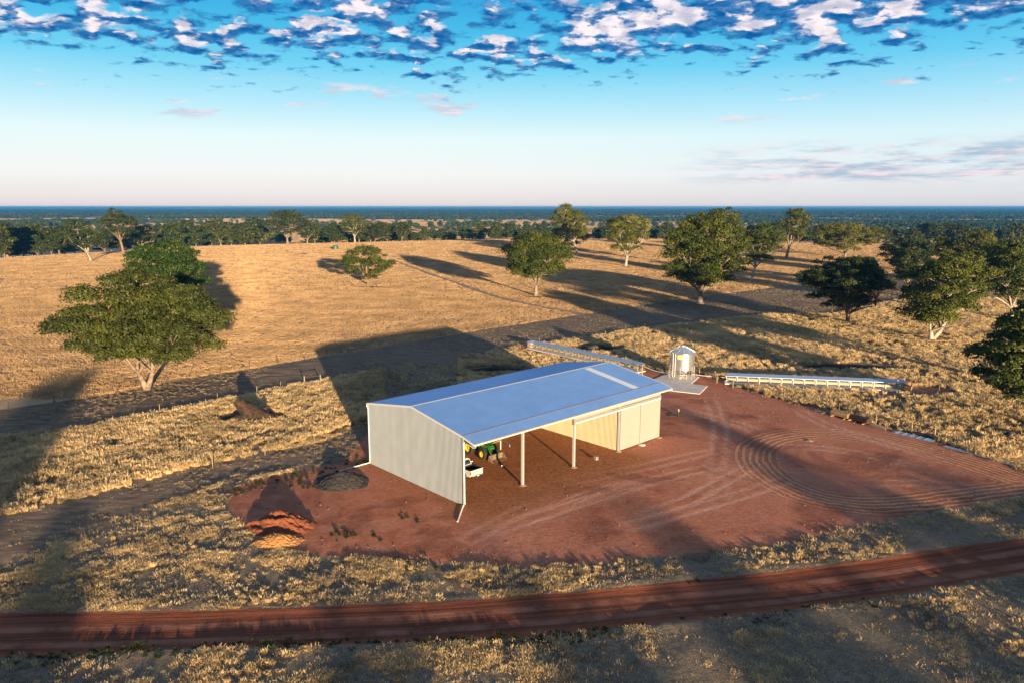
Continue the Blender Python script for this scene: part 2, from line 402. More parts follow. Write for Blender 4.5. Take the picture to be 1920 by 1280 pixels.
def leaf_mat(name, c0, c1, c2):
    m = bpy.data.materials.new(name); m.use_nodes = True; t = NT(m.node_tree)
    a = t.attr('tone'); oi = t.n('ShaderNodeObjectInfo').outputs['Random']
    f = t.m('ADD', t.m('MULTIPLY', a, .8), t.m('MULTIPLY', oi, .2), clamp=True)
    c = t.ramp(f, [(0, c0), (.5, c1), (1, c2)])
    d = t.n('ShaderNodeBsdfPrincipled', i_Base_Color=c, i_Roughness=.55)
    d.inputs['Specular IOR Level'].default_value = .25
    tr = t.n('ShaderNodeBsdfTranslucent', i_Color=c)
    mx = t.n('ShaderNodeMixShader', i_0=.22, i_1=d.outputs[0], i_2=tr.outputs[0])
    t.n('ShaderNodeOutputMaterial', i_Surface=mx); return m
M['leaf'] = leaf_mat('gum_leaves', (.022, .040, .005), (.050, .066, .006), (.125, .128, .012))
M['leaf_dark'] = leaf_mat('dark_gum_leaves', (.014, .028, .007), (.030, .045, .009), (.062, .074, .013))
M['leaf_olive'] = leaf_mat('olive_gum_leaves', (.018, .026, .005), (.042, .054, .008), (.088, .094, .014))
M['leaf_green'] = leaf_mat('bright_green_leaves', (.014, .036, .003), (.028, .060, .004), (.06, .095, .007))
M['leaf_yel'] = leaf_mat('yellow_green_leaves', (.035, .045, .005), (.085, .092, .007), (.18, .165, .015))
M['bark'] = mat('pale_gum_bark', (.29, .215, .155), .85, 0, col2=(.12, .085, .06), nscale=1.3, bump=.5, bscale=6)
M['bark_w'] = mat('white_gum_bark', (.42, .35, .28), .8, 0, col2=(.20, .155, .12), nscale=.9, bump=.4, bscale=6)
M['bark_d'] = mat('brown_gum_bark', (.15, .09, .06), .9, 0, col2=(.26, .16, .10), nscale=1.3, bump=.5, bscale=6)

# ------------------------------------------------------------------ the ground sheet
def ground_mat():
    m = bpy.data.materials.new('farm_ground'); m.use_nodes = True; t = NT(m.node_tree)
    P = t.n('ShaderNodeNewGeometry').outputs['Position']
    n1 = t.noise(P, .35, 6, .65); n2 = t.noise(P, 2.2, 5, .65); n3 = t.noise(P, .05, 4, .6); n4 = t.noise(P, 9.0, 4, .7)
    wob = t.m('ADD', t.m('MULTIPLY', t.m('SUBTRACT', n1, .5), 5.0), t.m('MULTIPLY', t.m('SUBTRACT', n2, .5), 2.2))
    A = {k: t.attr(k) for k in ('pad', 'road', 'rlat', 'lane', 'lat2', 'field', 'trk', 'trkb', 'trkc', 'ftrk', 'mtrk', 'burn', 'wood', 'far', 'lin', 'shd')}
    # grassland litter
    lit = t.mix(t.ss(n2, .35, .7), (.115, .085, .062), (.25, .19, .115))
    lit = t.mix(t.ss(n1, .4, .75), lit, (.16, .105, .075))
    n5 = t.noise(P, 16.0, 3, .75)
    lit = t.mix(t.m('MULTIPLY', t.ss(n5, .50, .62), .8), lit, (.46, .36, .22))
    lit = t.mix(t.m('MULTIPLY', t.ss(n5, .46, .36), .6), lit, (.06, .045, .035))
    c = lit
    # golden pasture, sown in faint rows
    fld = t.mix(t.ss(n2, .3, .7), (.46, .295, .16), (.56, .37, .205))
    fld = t.mix(t.m('MULTIPLY', t.ss(n3, .42, .62), .5), fld, (.50, .32, .17))
    fmask = t.ss(t.m('ADD', A['field'], t.m('MULTIPLY', wob, .15)), -.4, .4)
    fld = t.mix(t.m('MULTIPLY', t.ss(t.m('ABSOLUTE', t.m('SUBTRACT', A['ftrk'], .85)), .65, .25), .8), fld, (.34, .22, .14))
    c = t.mix(fmask, c, fld)
    # slashed lanes
    lv = t.vm('MULTIPLY', P, (.25, 1.6, 1))
    ln = t.noise(lv, 1.0, 5, .65)
    lane = t.mix(t.ss(ln, .35, .7), (.15, .10, .068), (.31, .215, .135))
    wheel = t.ss(t.m('ABSOLUTE', t.m('SUBTRACT', t.m('ABSOLUTE', t.m('ADD', A['lat2'], 3.2)), .9)), .42, .12)
    lane = t.mix(t.m('MULTIPLY', wheel, .35), lane, (.27, .185, .15))
    lmask = t.ss(t.m('ADD', A['lane'], t.m('MULTIPLY', wob, .22)), -.3, .5)
    c = t.mix(lmask, c, lane)
    # faint two wheel track in the verge
    c = t.mix(t.m('MULTIPLY', t.ss(A['mtrk'], .7, .25), .7), c, (.26, .17, .12))
    # burnt patches
    c = t.mix(t.ss(t.m('ADD', A['burn'], t.m('MULTIPLY', wob, .16)), .0, .35), c, (.028, .022, .022))
    # red yard
    e1 = t.mix(t.ss(n1, .3, .7), (.37, .115, .055), (.54, .215, .115))
    e1 = t.mix(t.ss(n3, .4, .65), e1, (.50, .19, .11))
    e1 = t.mix(t.ss(n4, .55, .8), e1, (.40, .18, .115))
    def stripes(d, n, wd, ph=0.0):
        s_ = t.m('SINE', t.m('ADD', t.m('MULTIPLY', t.m('ADD', d, t.m('MULTIPLY', n1, .9)), n), ph))
        env = t.ss(t.m('ABSOLUTE', d), wd, wd * .7)
        return t.m('MULTIPLY', t.ss(s_, -.1, .8), env), env
    s1, en1 = stripes(A['trk'], 8.0, 3.0)
    s2, en2 = stripes(A['trkb'], 3.6, 11.0, 1.0)
    s3, en3 = stripes(A['trkc'], 2.9, 10.0, 2.0)
    soft = t.ss(t.noise(P, .22, 3, .6), .42, .58)
    e1 = t.mix(t.m('MULTIPLY', en1, .4), e1, (.33, .12, .055))
    e1 = t.mix(t.m('MULTIPLY', t.m('MULTIPLY', s1, t.ss(n2, .1, .5)), .9), e1, (.64, .32, .17))
    thin2 = t.m('MULTIPLY', t.m('MULTIPLY', t.ss(s2, .90, 1.0), soft), .8)
    thin3 = t.m('MULTIPLY', t.m('MULTIPLY', t.ss(s3, .90, 1.0), t.m('SUBTRACT', 1.0, soft)), .8)
    pair = A['lin']
    e1 = t.mix(t.m('MULTIPLY', t.m('MULTIPLY', pair, t.ss(n2, .1, .45)), .95), e1, (.66, .36, .24))
    e1 = t.mix(t.m('MULTIPLY', t.m('MULTIPLY', t.ss(s2, .2, 1.0), t.ss(n1, .4, .6)), .22), e1, (.44, .20, .13))
    ys = t.noise(t.vm('MULTIPLY', P, (.22, 1.5, 1)), 1.2, 5, .7)
    e1 = t.mix(t.m('MULTIPLY', t.ss(ys, .5, .75), .5), e1, (.40, .19, .135))
    e1 = t.mix(t.m('MULTIPLY', t.ss(t.noise(P, .09, 3, .6, dist=1.2), .48, .66), .55), e1, (.155, .048, .028))
    e1 = t.vm('SCALE', e1, t.m('MULTIPLY', t.ss(n5, .36, .62, .70, 1.28), t.ss(n2, .3, .7, .85, 1.15)))
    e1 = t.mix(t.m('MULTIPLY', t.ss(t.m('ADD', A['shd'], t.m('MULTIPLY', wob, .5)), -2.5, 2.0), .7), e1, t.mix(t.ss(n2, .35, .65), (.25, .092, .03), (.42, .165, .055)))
    pmask = t.ss(t.m('ADD', A['pad'], t.m('MULTIPLY', wob, .45)), -.35, .55)
    c = t.mix(pmask, c, e1)
    # dirt road, graded lengthwise
    cmb = t.n('ShaderNodeCombineXYZ', i_0=t.m('MULTIPLY', A['rlat'], 3.2), i_1=t.m('MULTIPLY', t.n('ShaderNodeSeparateXYZ', i_0=P).outputs[0], .05))
    rs = t.noise(cmb.outputs[0], 1.0, 6, .7)
    rd = t.mix(t.ss(rs, .38, .62), (.12, .036, .019), (.27, .088, .045))
    rd = t.mix(t.m('MULTIPLY', t.ss(t.m('ABSOLUTE', t.m('SUBTRACT', t.m('ABSOLUTE', t.m('ADD', A['rlat'], .3)), .95)), .55, .15), t.ss(n1, .3, .6)), rd, (.34, .135, .08))
    rd = t.mix(t.ss(A['rlat'], -1.6, -2.6), rd, t.mix(n2, (.25, .075, .032), (.37, .125, .056)))
    rd = t.vm('SCALE', rd, t.m('MULTIPLY', t.ss(n5, .36, .62, .75, 1.22), t.ss(n1, .3, .7, .88, 1.12)))
    rmask = t.ss(t.m('ADD', A['road'], t.m('MULTIPLY', wob, .10)), -.12, .15)
    c = t.mix(rmask, c, rd)
    # far country: paddocks and wooded ground
    vor = t.n('ShaderNodeTexVoronoi', i_Vector=t.vm('MULTIPLY', P, (1, .6, 0)), i_Scale=.0016)
    pk = t.ramp(t.n('ShaderNodeSeparateColor', i_0=vor.outputs['Color']).outputs[0], [(0, (.74, .52, .32)), (.35, (.62, .45, .32)), (.6, (.80, .56, .30)), (.8, (.36, .27, .15)), (1, (.55, .38, .26))])
    pk = t.mix(t.m('MULTIPLY', t.ss(t.noise(P, .01, 4, .6), .4, .7), .6), pk, (.42, .28, .19))
    c = t.mix(A['far'], c, pk)
    c = t.mix(t.m('MULTIPLY', t.ss(A['wood'], .55, .58), A['far']), c, (.035, .042, .022))
    b = t.n('ShaderNodeBsdfPrincipled', i_Base_Color=c, i_Roughness=.95)
    b.inputs['Specular IOR Level'].default_value = .12
    h = t.m('ADD', t.m('MULTIPLY', n2, .55), t.m('MULTIPLY', n4, .35))
    h = t.m('ADD', h, t.m('MULTIPLY', n5, .15))
    h = t.m('SUBTRACT', h, t.m('MULTIPLY', t.m('MULTIPLY', pair, pmask), .3))
    h = t.m('ADD', h, t.m('MULTIPLY', t.m('MULTIPLY', s1, pmask), .22))
    h = t.m('ADD', h, t.m('MULTIPLY', t.m('MULTIPLY', rs, rmask), .6))
    h = t.m('ADD', h, t.m('MULTIPLY', t.m('MULTIPLY', t.noise(t.vm('MULTIPLY', P, (.3, 1.3, 1)), 3.0, 4, .6), t.m('SUBTRACT', 1.0, fmask)), .25))
    near = t.ss(A['far'], .6, .0)
    bs = t.n('ShaderNodeBump', i_Height=h, i_Strength=t.m('MULTIPLY', near, .9), i_Distance=t.m('SUBTRACT', .11, t.m('MULTIPLY', fmask, .075)))
    t.set(b.inputs['Normal'], bs.outputs[0])
    t.n('ShaderNodeOutputMaterial', i_Surface=b)
    return m
M['ground'] = ground_mat()

def axis(lo, hi, step, far_lo, far_hi, grow=1.09):
    a = list(np.arange(lo, hi + 1e-6, step)); s = step
    while a[-1] < far_hi: s = min(s * grow, 2500); a.append(a[-1] + s)
    s = step; b = []
    x = lo
    while x > far_lo: s = min(s * grow, 2500); x -= s; b.append(x)
    return np.array(b[::-1] + a)
gx = axis(-85, 100, .55, -30000, 30000); 
gy = axis(34, 150, .5, -700, 31000, 1.032)
GX, GY = np.meshgrid(gx, gy)
X, Y = GX.ravel(), GY.ravel()
Fd = fields(X, Y)
Z = macro(X, Y)
nearw = np.clip(1 - (Y - 130) / 120, .10, 1) * np.where(Fd['field'] > 0, .45, 1.0) * np.clip(1 - (np.abs(X) - 90) / 100, .25, 1)
rough = (fbm(X / 2.3, Y / 2.3, 3) - .5) * .22 + (fbm(X / 13, Y / 13, 2) - .5) * .5
calm = np.clip((Fd['pad'] + 1.0) / 3, 0, 1); calmr = np.clip((Fd['road'] + .6) / 1.2, 0, 1)
Z = Z + rough * nearw * (1 - .85 * calm) * (1 - .8 * calmr) - .12 * calmr
Z = Z + .10 * np.exp(-((Fd['road'] + .3) / .45) ** 2) * np.clip(1 - np.abs(X) / 200, 0, 1)    # graded windrow
Fd['wood'] = woods(X, Y)
crs = crest_d(X, Y)
Fd['far'] = np.clip((Y - crs - 10) / 60, 0, 1)
side = np.clip((np.abs(X) - 500 - .75 * np.maximum(Y, 0)) / 200, 0, 1); Fd['far'] = np.maximum(Fd['far'], side)
nx, ny = len(gx), len(gy)
idx = np.arange(nx * ny).reshape(ny, nx)
Q = np.stack([idx[:-1, :-1], idx[:-1, 1:], idx[1:, 1:], idx[1:, :-1]], -1).reshape(-1, 4)
fc = {k: Fd[k][Q].mean(1) for k in ('pad', 'road', 'lane', 'field', 'far')}
cls = np.zeros(len(Q), int)
cls[(fc['field'] > 0) & (fc['far'] < .5)] = 4
cls[fc['lane'] > 0] = 3; cls[fc['pad'] > 0] = 2; cls[fc['road'] > 0] = 1
cls[(fc['far'] >= .5)] = 5
VV = np.stack([X, Y, Z], 1)
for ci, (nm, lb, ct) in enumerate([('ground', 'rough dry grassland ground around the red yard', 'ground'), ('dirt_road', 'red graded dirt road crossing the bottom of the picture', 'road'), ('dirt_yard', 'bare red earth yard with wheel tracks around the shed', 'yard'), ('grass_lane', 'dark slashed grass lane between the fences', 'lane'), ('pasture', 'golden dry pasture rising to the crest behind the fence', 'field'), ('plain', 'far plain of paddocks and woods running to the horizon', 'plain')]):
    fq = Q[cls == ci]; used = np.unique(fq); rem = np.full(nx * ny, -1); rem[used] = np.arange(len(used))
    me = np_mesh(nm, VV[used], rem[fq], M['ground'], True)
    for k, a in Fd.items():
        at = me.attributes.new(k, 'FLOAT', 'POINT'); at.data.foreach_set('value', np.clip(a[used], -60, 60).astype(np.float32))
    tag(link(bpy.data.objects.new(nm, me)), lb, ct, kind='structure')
print('ground verts', nx * ny)

# ------------------------------------------------------------------ the shed
shed = empty('farm_shed', FL, HEAD, 'long pale cream machinery shed with blue-grey gable roof and open front bays', 'shed')
WZ = 7.12; RZ = 8.42; TH = math.atan2(RZ - WZ, SW / 2); OV = 1.65; CZ = 6.70; t_ = .07
def ribs(L, pitch=.19, h=.03):
    """outline of ribbed sheet along a length: list of (position, offset)"""
    o = []; x = 0
    while x < L - 1e-6:
        for f, z in ((0, 0), (.62, 0), (.70, h), (.92, h)):
            if x + f * pitch < L: o.append((x + f * pitch, z))
        x += pitch
    o.append((L, 0)); return o
def roof_z(n):                        # underside of the sheets above a point n metres in from the front wall
    if n < 0: return WZ + (CZ - WZ) * (-n / OV)
    return WZ + (RZ - WZ) * (1 - abs(n - SW / 2) / (SW / 2))
# gable wall, one sheet at a time
k = 0; x = 0.0; SHW = .762
def gable(u0, side, n0, n1, m_, top=lambda n: roof_z(n) - .02, z0=.02, name='wall_sheet'):
    x = n0
    while x < n1 - .05:
        e = min(x + SHW, n1); b = MB(); pr_ = [(x + q, z) for q, z in ribs(e - x)]
        V = []; 
        for q, h_ in pr_:
            off = side * (.02 + h_)
            V += [(u0 + off, q, z0), (u0 + off, q, top(q))]
        n_ = len(pr_)
        Vb = [(u0 - side * .0, q, z) for (q, h_) in (pr_[0], pr_[-1]) for z in (z0, top(q))]
        F = [(2 * i, 2 * i + 2, 2 * i + 3, 2 * i + 1) for i in range(n_ - 1)]
        o_ = len(V); V += Vb; F.append((o_, o_ + 2, o_ + 3, o_ + 1))
        b.add(V, F); b.build(name, m_, shed); x = e
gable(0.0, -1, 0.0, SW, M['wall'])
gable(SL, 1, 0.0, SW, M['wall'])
gable(SL * .75, -1, .1, SW - .1, M['wall_in'], top=lambda n: roof_z(n) - .35)      # partition between third and fourth bay
b = MB()                                                                     # back wall
pr_ = ribs(SL, .38, .03); V = []
for q, h_ in pr_: V += [(q, SW + .02 + h_, .02), (q, SW + .02 + h_, WZ - .02)]
F = [(2 * i, 2 * i + 2, 2 * i + 3, 2 * i + 1) for i in range(len(pr_) - 1)]
V += [(0, SW, .02), (0, SW, WZ - .02), (SL, SW, .02), (SL, SW, WZ - .02)]; o_ = len(V) - 4; F.append((o_, o_ + 2, o_ + 3, o_ + 1))
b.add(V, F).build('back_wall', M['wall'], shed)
# roof slopes: ribbed sheet with a flat underside
def slope(name, n0, z0, n1, z1, u0=-.12, u1=SL + .12, up=.0):
    b = MB(); pr_ = ribs(u1 - u0, .25, .03); V = []
    for q, h_ in pr_: V += [(u0 + q, n0, z0 + h_ + up), (u0 + q, n1, z1 + h_ + up)]
    F = [(2 * i, 2 * i + 2, 2 * i + 3, 2 * i + 1) for i in range(len(pr_) - 1)]
    b.add(V, F)
    b.add([(u0, n0, z0 - .03 + up), (u1, n0, z0 - .03 + up), (u1, n1, z1 - .03 + up), (u0, n1, z1 - .03 + up)], [(0, 3, 2, 1)])
    return b.build(name, M['roof'], shed)
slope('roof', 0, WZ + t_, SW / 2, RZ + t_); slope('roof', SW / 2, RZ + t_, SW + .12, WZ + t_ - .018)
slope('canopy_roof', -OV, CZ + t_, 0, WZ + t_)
# flashings
b = MB(); b.add([(-.15, SW / 2 - .19, RZ + .088 + .02), (SL + .15, SW / 2 - .19, RZ + .108), (SL + .15, SW / 2, RZ + .15), (-.15, SW / 2, RZ + .15), (-.15, SW / 2 + .19, RZ + .108), (SL + .15, SW / 2 + .19, RZ + .108)], [(0, 1, 2, 3), (3, 2, 5, 4)])
b.build('ridge_cap', M['roof_trim'], shed)
MB().bar((-.12, .0, WZ + t_ + .045), (SL + .12, .0, WZ + t_ + .045), .12, .02).build('roof_joint', M['crease'], shed)
for uu in (-.14, SL + .14):
    b = MB(); b.bar((uu, 0, WZ + .03), (uu, SW / 2, RZ + .03), .03, .2); b.build('barge_flashing', M['roof_trim'], shed)
    b = MB(); b.bar((uu, SW / 2, RZ + .03), (uu, SW + .1, WZ + .02), .03, .2); b.build('barge_flashing', M['roof_trim'], shed)
    b = MB(); b.bar((uu, -OV, CZ + .02), (uu, 0, WZ + .02), .03, .2); b.build('barge_flashing', M['roof_trim'], shed)
# translucent sheets over the last bay
us = SL - 5.3
for sgn, wd in ((-1, 1.15), (1, .25)):
    b = MB(); n0_, n1_ = (SW / 2 - .25, .15) if sgn < 0 else (SW / 2 + .3, SW - .3)
    b.add([(us, n0_, roof_z(n0_) + t_ + .036), (us + wd, n0_, roof_z(n0_) + t_ + .036), (us + wd, n1_, roof_z(n1_) + t_ + .036), (us, n1_, roof_z(n1_) + t_ + .036)], [(0, 1, 2, 3) if sgn > 0 else (3, 2, 1, 0)])
    b.build('skylight', M['skylight'], shed)
# gutters and downpipes
b = MB(); b.prism([(-OV - .17, CZ - .12), (-OV, CZ - .12), (-OV, CZ + .04), (-OV - .02, CZ + .04), (-OV - .02, CZ - .09), (-OV - .15, CZ - .09), (-OV - .15, CZ + .03), (-OV - .17, CZ + .03)], -.15, SL + .15, 'x')
M['gutter'] = mat('cream_gutter', (.46, .42, .36), .5)
b.build('gutter', M['gutter'], shed)
b = MB(); b.prism([(SW + .13, WZ - .14), (SW + .30, WZ - .14), (SW + .30, WZ + .01), (SW + .13, WZ + .01)], -.15, SL + .15, 'x'); b.build('gutter', M['white'], shed)
b = MB(); b.tube([(.1, -OV - .08, CZ - .1), (.1, -OV - .08, CZ - .28), (.05, -OV + .2, CZ - .36), (.0, -.16, CZ - .02), (0, -.12, CZ - .25), (0, -.12, .42), (.02, -.2, .25)], .06, 8); b.build('downpipe', M['white'], shed)
b = MB(); b.tube([(-.1, SW + .2, WZ - .1), (-.13, SW + .2, WZ - .3), (-.12, SW - .02, WZ - .55), (-.12, SW - .02, .3)], .06, 8); b.build('downpipe', M['white'], shed)
b = MB(); b.tube([(SL + .1, -OV - .08, CZ - .1), (SL + .1, -OV - .08, CZ - .25), (SL + .1, -OV + .45, CZ - .3)], .06, 8); b.build('downpipe', M['white'], shed)
# corner flashings and front posts
for (uu, nn) in ((-.05, -.04), (SL + .05, -.04), (-.05, SW + .05)):
    MB().box((uu, nn, WZ / 2), (.14, .1, WZ - .06)).build('corner_flashing', M['galv'], shed)
def column(u_, n_, h_, pad=True):
    b = MB()
    for s_ in (-.10, .10):                       # two steel channels side by side
        b.box((u_ + s_, n_, h_ / 2), (.02, .26, h_)); b.box((u_ + s_ * .62, n_ - .12, h_ / 2), (.08, .02, h_)); b.box((u_ + s_ * .62, n_ + .12, h_ / 2), (.08, .02, h_))
    o = b.build('column', M['post'], shed)
    if pad:
        f = MB(); f.lathe([(.0, .07), (.34, .06), (.42, .0), (.45, -.1)], 14, (u_, n_, 0)); f.build('footing', M['conc_red'], shed)
    return o
for i in (1, 2, 3): column(SL * i / 4, .02, WZ - .25)
for i in range(5):
    for (n0_, z0_, n1_, z1_) in ((.15, WZ - .2, SW / 2, RZ - .2), (SW / 2, RZ - .2, SW - .15, WZ - .2)):
        uu = min(max(SL * i / 4, .22), SL - .22); MB().bar((uu, n0_, z0_), (uu, n1_, z1_), .12, .3).build('rafter', M['galv'], shed)
    uu = min(max(SL * i / 4, .22), SL - .22)
    MB().box((uu, SW - .2, WZ / 2), (.14, .26, WZ - .1)).build('column', M['galv'], shed)
for i in range(1, 9):
    nn = SW * i / 9; MB().box((SL / 2, nn, roof_z(nn) - .06), (SL - .4, .06, .14)).build('purlin', M['galv'], shed)
# header and sliding doors over the two right-hand bays
u2, u3 = SL * .5, SL * .75
MB().box(((u2 + SL) / 2, .04, 6.27), (SL - u2, .05, 1.50)).build('header_panel', M['door'], shed)
MB().box(((u2 + SL) / 2 - .1, -.16, 5.42), (SL - u2 + .3, .16, .20)).build('door_rail', M['galv'], shed, .01)
MB().box(((u2 + SL) / 2 - .1, -.13, 5.18), (SL - u2 + .3, .10, .16)).build('door_rail', M['roof_trim'], shed, .01)
MB().box((u2 - .15, -.1, 5.35), (.3, .34, .6)).build('rail_end_box', M['galv'], shed, .01)
for (a_, c_) in ((u3 + .02, (u3 + SL) / 2 - .035), ((u3 + SL) / 2 + .035, SL + .02)):
    d_ = empty('sliding_door', (0, 0, 0)); d_.parent = shed
    b = MB(); V = []; pr_ = ribs(c_ - a_, .2, .022)
    for q, h_ in pr_: V += [(a_ + q, -.08 - h_, .12), (a_ + q, -.08 - h_, 5.10)]
    F = [(2 * i, 2 * i + 1, 2 * i + 3, 2 * i + 2) for i in range(len(pr_) - 1)]
    V += [(a_, -.05, .12), (a_, -.05, 5.1), (c_, -.05, .12), (c_, -.05, 5.1)]; o_ = len(V) - 4; F.append((o_, o_ + 1, o_ + 3, o_ + 2))
    b.add(V, F).build('door_panel', M['door'], d_)
    for zz in (.12, 2.6, 5.06): MB().box(((a_ + c_) / 2, -.03, zz), (c_ - a_, .04, .1)).build('door_rail', M['galv'], d_)
MB().box(((u3 + SL) / 2, -.12, 2.58), (.05, .05, 5.04)).build('door_edge', M['galv'], shed)
MB().box((u3 - .03, -.14, 2.62), (.10, .2, 5.1)).build('jamb', M['galv'], shed)
MB().lathe([(0, .1), (.42, .08), (.5, -.05)], 12, ((u3 + SL) / 2, -.45, 0)).build('door_guide_block', M['conc'], shed)
MB().lathe([(0, .1), (.42, .08), (.5, -.05)], 12, (SL - .05, -.1, 0)).build('footing', M['conc_red'], shed)
# loose ground drain pipes
p0, p1 = g(871, 946), g(858, 978)
tag(MB().tube([p0 + Vector((0, 0, .3)), p0 + Vector((-.05, -.1, .16)), p1 + Vector((0, 0, .07))], .075, 8).build('drain_pipe', M['white']), 'short white drain pipe lying on red dirt at the front shed corner', 'pipe')
p0, p1 = shed_pt(-.12, SW - .1), g(635, 884)
tag(MB().tube([p0 + Vector((0, 0, .3)), p0 + Vector((-.2, 0, .15)), p1 + Vector((0, 0, .07))], .075, 8).build('drain_pipe', M['white']), 'long white drain pipe running from the back corner to the dark gravel heap', 'pipe')

# ------------------------------------------------------------------ ute
M['paint'] = mat('white_car_paint', (.48, .46, .42), .25, 0, coat=.6, spec=.6)
M['glass'] = mat('dark_glass', (.012, .014, .016), .08, 0, spec=.9)
M['black'] = mat('black_plastic', (.015, .015, .015), .6)
M['tyre'] = mat('rubber_tyre', (.02, .019, .018), .85, 0, noise=.2, nscale=14, bump=.3)
M['chrome'] = mat('chrome', (.6, .6, .6), .2, 1)
M['red_lamp'] = mat('red_tail_lamp', (.35, .02, .015), .25)
M['rim'] = mat('alloy_rim', (.30, .30, .30), .35, .8)
ute = empty('pickup_truck', shed_pt(5.55, 7.25), HEAD + math.pi / 2 + .02, 'white dual cab ute parked nose in behind the near shed wall', 'ute')
def arch(cx, r, n=9): return [(cx - r * math.cos(math.pi * i / n), .42 + r * math.sin(math.pi * i / n) * .98) for i in range(n + 1)]
front = [(-.78, .42)] + arch(1.68, .50) + [(2.50, .40), (2.66, .52), (2.68, .86), (2.55, 1.02), (1.30, 1.14), (.95, 1.16), (-.78, 1.18)]
MB().prism(front, -.92, .92).build('body', M['paint'], ute, .035)
tub = [(-2.62, .48)] + arch(-1.52, .50) + [(-.84, .42), (-.84, 1.15), (-2.64, 1.17)]
b = MB(); b.prism(tub, .84, .925); b.prism(tub, -.925, -.84); b.box((-1.74, 0, .66), (1.78, 1.7, .06)); b.box((-.88, 0, .9), (.06, 1.7, .54)); b.build('tray', M['paint'], ute, .012)
b = MB(); b.box((-1.74, 0, .70), (1.70, 1.64, .02)); b.box((-1.74, .825, .93), (1.68, .02, .45)); b.box((-1.74, -.825, .93), (1.68, .02, .45)); b.box((-.915, 0, .93), (.02, 1.62, .45)); b.build('tray_liner', M['black'], ute)
b = MB(); b.box((-1.76, .885, 1.175), (1.7, .09, .03)); b.box((-1.76, -.885, 1.175), (1.7, .09, .03)); b.build('tray_rail', M['black'], ute)
tg = MB().box((-2.64, 0, .86), (.07, 1.68, .60)).build('tailgate', M['paint'], ute, .015)
b = MB(); b.box((-2.682, 0, .98), (.02, .26, .07)); b.build('handle', M['chrome'], tg)
b = MB()
for i in range(6): MB().box((-2.68, .55 - i * .22, .68), (.012, .11, .07)).build('letter', M['galv'], tg)       # row of raised letters, too small to read
for s_ in (-1, 1):
    MB().box((-2.635, s_ * .875, .90), (.10, .10, .34)).build('tail_lamp', M['red_lamp'], ute, .01)
    MB().box((2.60, s_ * .70, .86), (.12, .36, .17)).build('headlight', M['chrome'], ute, .02)
    b = MB(); b.box((.75, s_ * 1.03, 1.22), (.12, .18, .17)); b.build('wing_mirror', M['paint'], ute, .02)
    MB().box((.35, s_ * .935, 1.06), (.16, .03, .03)).build('door_handle', M['chrome'], ute); MB().box((-.55, s_ * .935, 1.06), (.16, .03, .03)).build('door_handle', M['chrome'], ute)
b = MB(); b.box((-2.76, 0, .50), (.22, 1.66, .14)); b.build('rear_bumper', M['black'], ute, .02)
for y_ in (-.55, .55): MB().box((-2.80, y_, .56), (.18, .46, .05)).build('step', M['chrome'], ute)
MB().box((-2.875, 0, .55), (.012, .36, .11)).build('number_plate', M['white'], ute)
MB().box((2.70, 0, .55), (.12, 1.7, .24)).build('front_bumper', M['paint'], ute, .03)
MB().box((2.69, 0, .84), (.05, .95, .2)).build('grille', M['black'], ute)
# cab roof and glass
def hexa(bot, top):
    return [(x, y, z) for (x, y, z) in bot] + [(x, y, z) for (x, y, z) in top], [(3, 2, 1, 0), (4, 5, 6, 7), (0, 1, 5, 4), (1, 2, 6, 5), (2, 3, 7, 6), (3, 0, 4, 7)]
V, F = hexa([(-.80, -.86, 1.15), (1.38, -.86, 1.13), (1.38, .86, 1.13), (-.80, .86, 1.15)], [(-.60, -.68, 1.72), (.52, -.68, 1.74), (.52, .68, 1.74), (-.60, .68, 1.72)])
MB().add(V, F).build('cab_glass', M['glass'], ute, .02)
V, F = hexa([(-.62, -.70, 1.70), (.56, -.70, 1.72), (.56, .70, 1.72), (-.62, .70, 1.70)], [(-.52, -.60, 1.80), (.42, -.60, 1.82), (.42, .60, 1.82), (-.52, .60, 1.80)])
MB().add(V, F).build('cab_roof', M['paint'], ute, .03)
b = MB()
for s_ in (-1, 1):
    b.bar((-.82, s_ * .86, 1.15), (-.62, s_ * .69, 1.72), .10, .06); b.bar((1.38, s_ * .87, 1.13), (.54, s_ * .69, 1.73), .07, .06); b.bar((.24, s_ * .87, 1.15), (.16, s_ * .70, 1.72), .09, .05)
b.bar((-.82, -.84, 1.17), (-.82, .84, 1.17), .05, .07); b.bar((-.63, -.68, 1.70), (-.63, .68, 1.70), .05, .05)
b.build('cab_pillar', M['paint'], ute)
b = MB(); b.tube([(-1.55, -.80, 1.17), (-1.12, -.76, 1.52), (-1.08, 0, 1.58), (-1.12, .76, 1.52), (-1.55, .80, 1.17)], .035, 8); b.build('roll_bar', M['chrome'], ute)
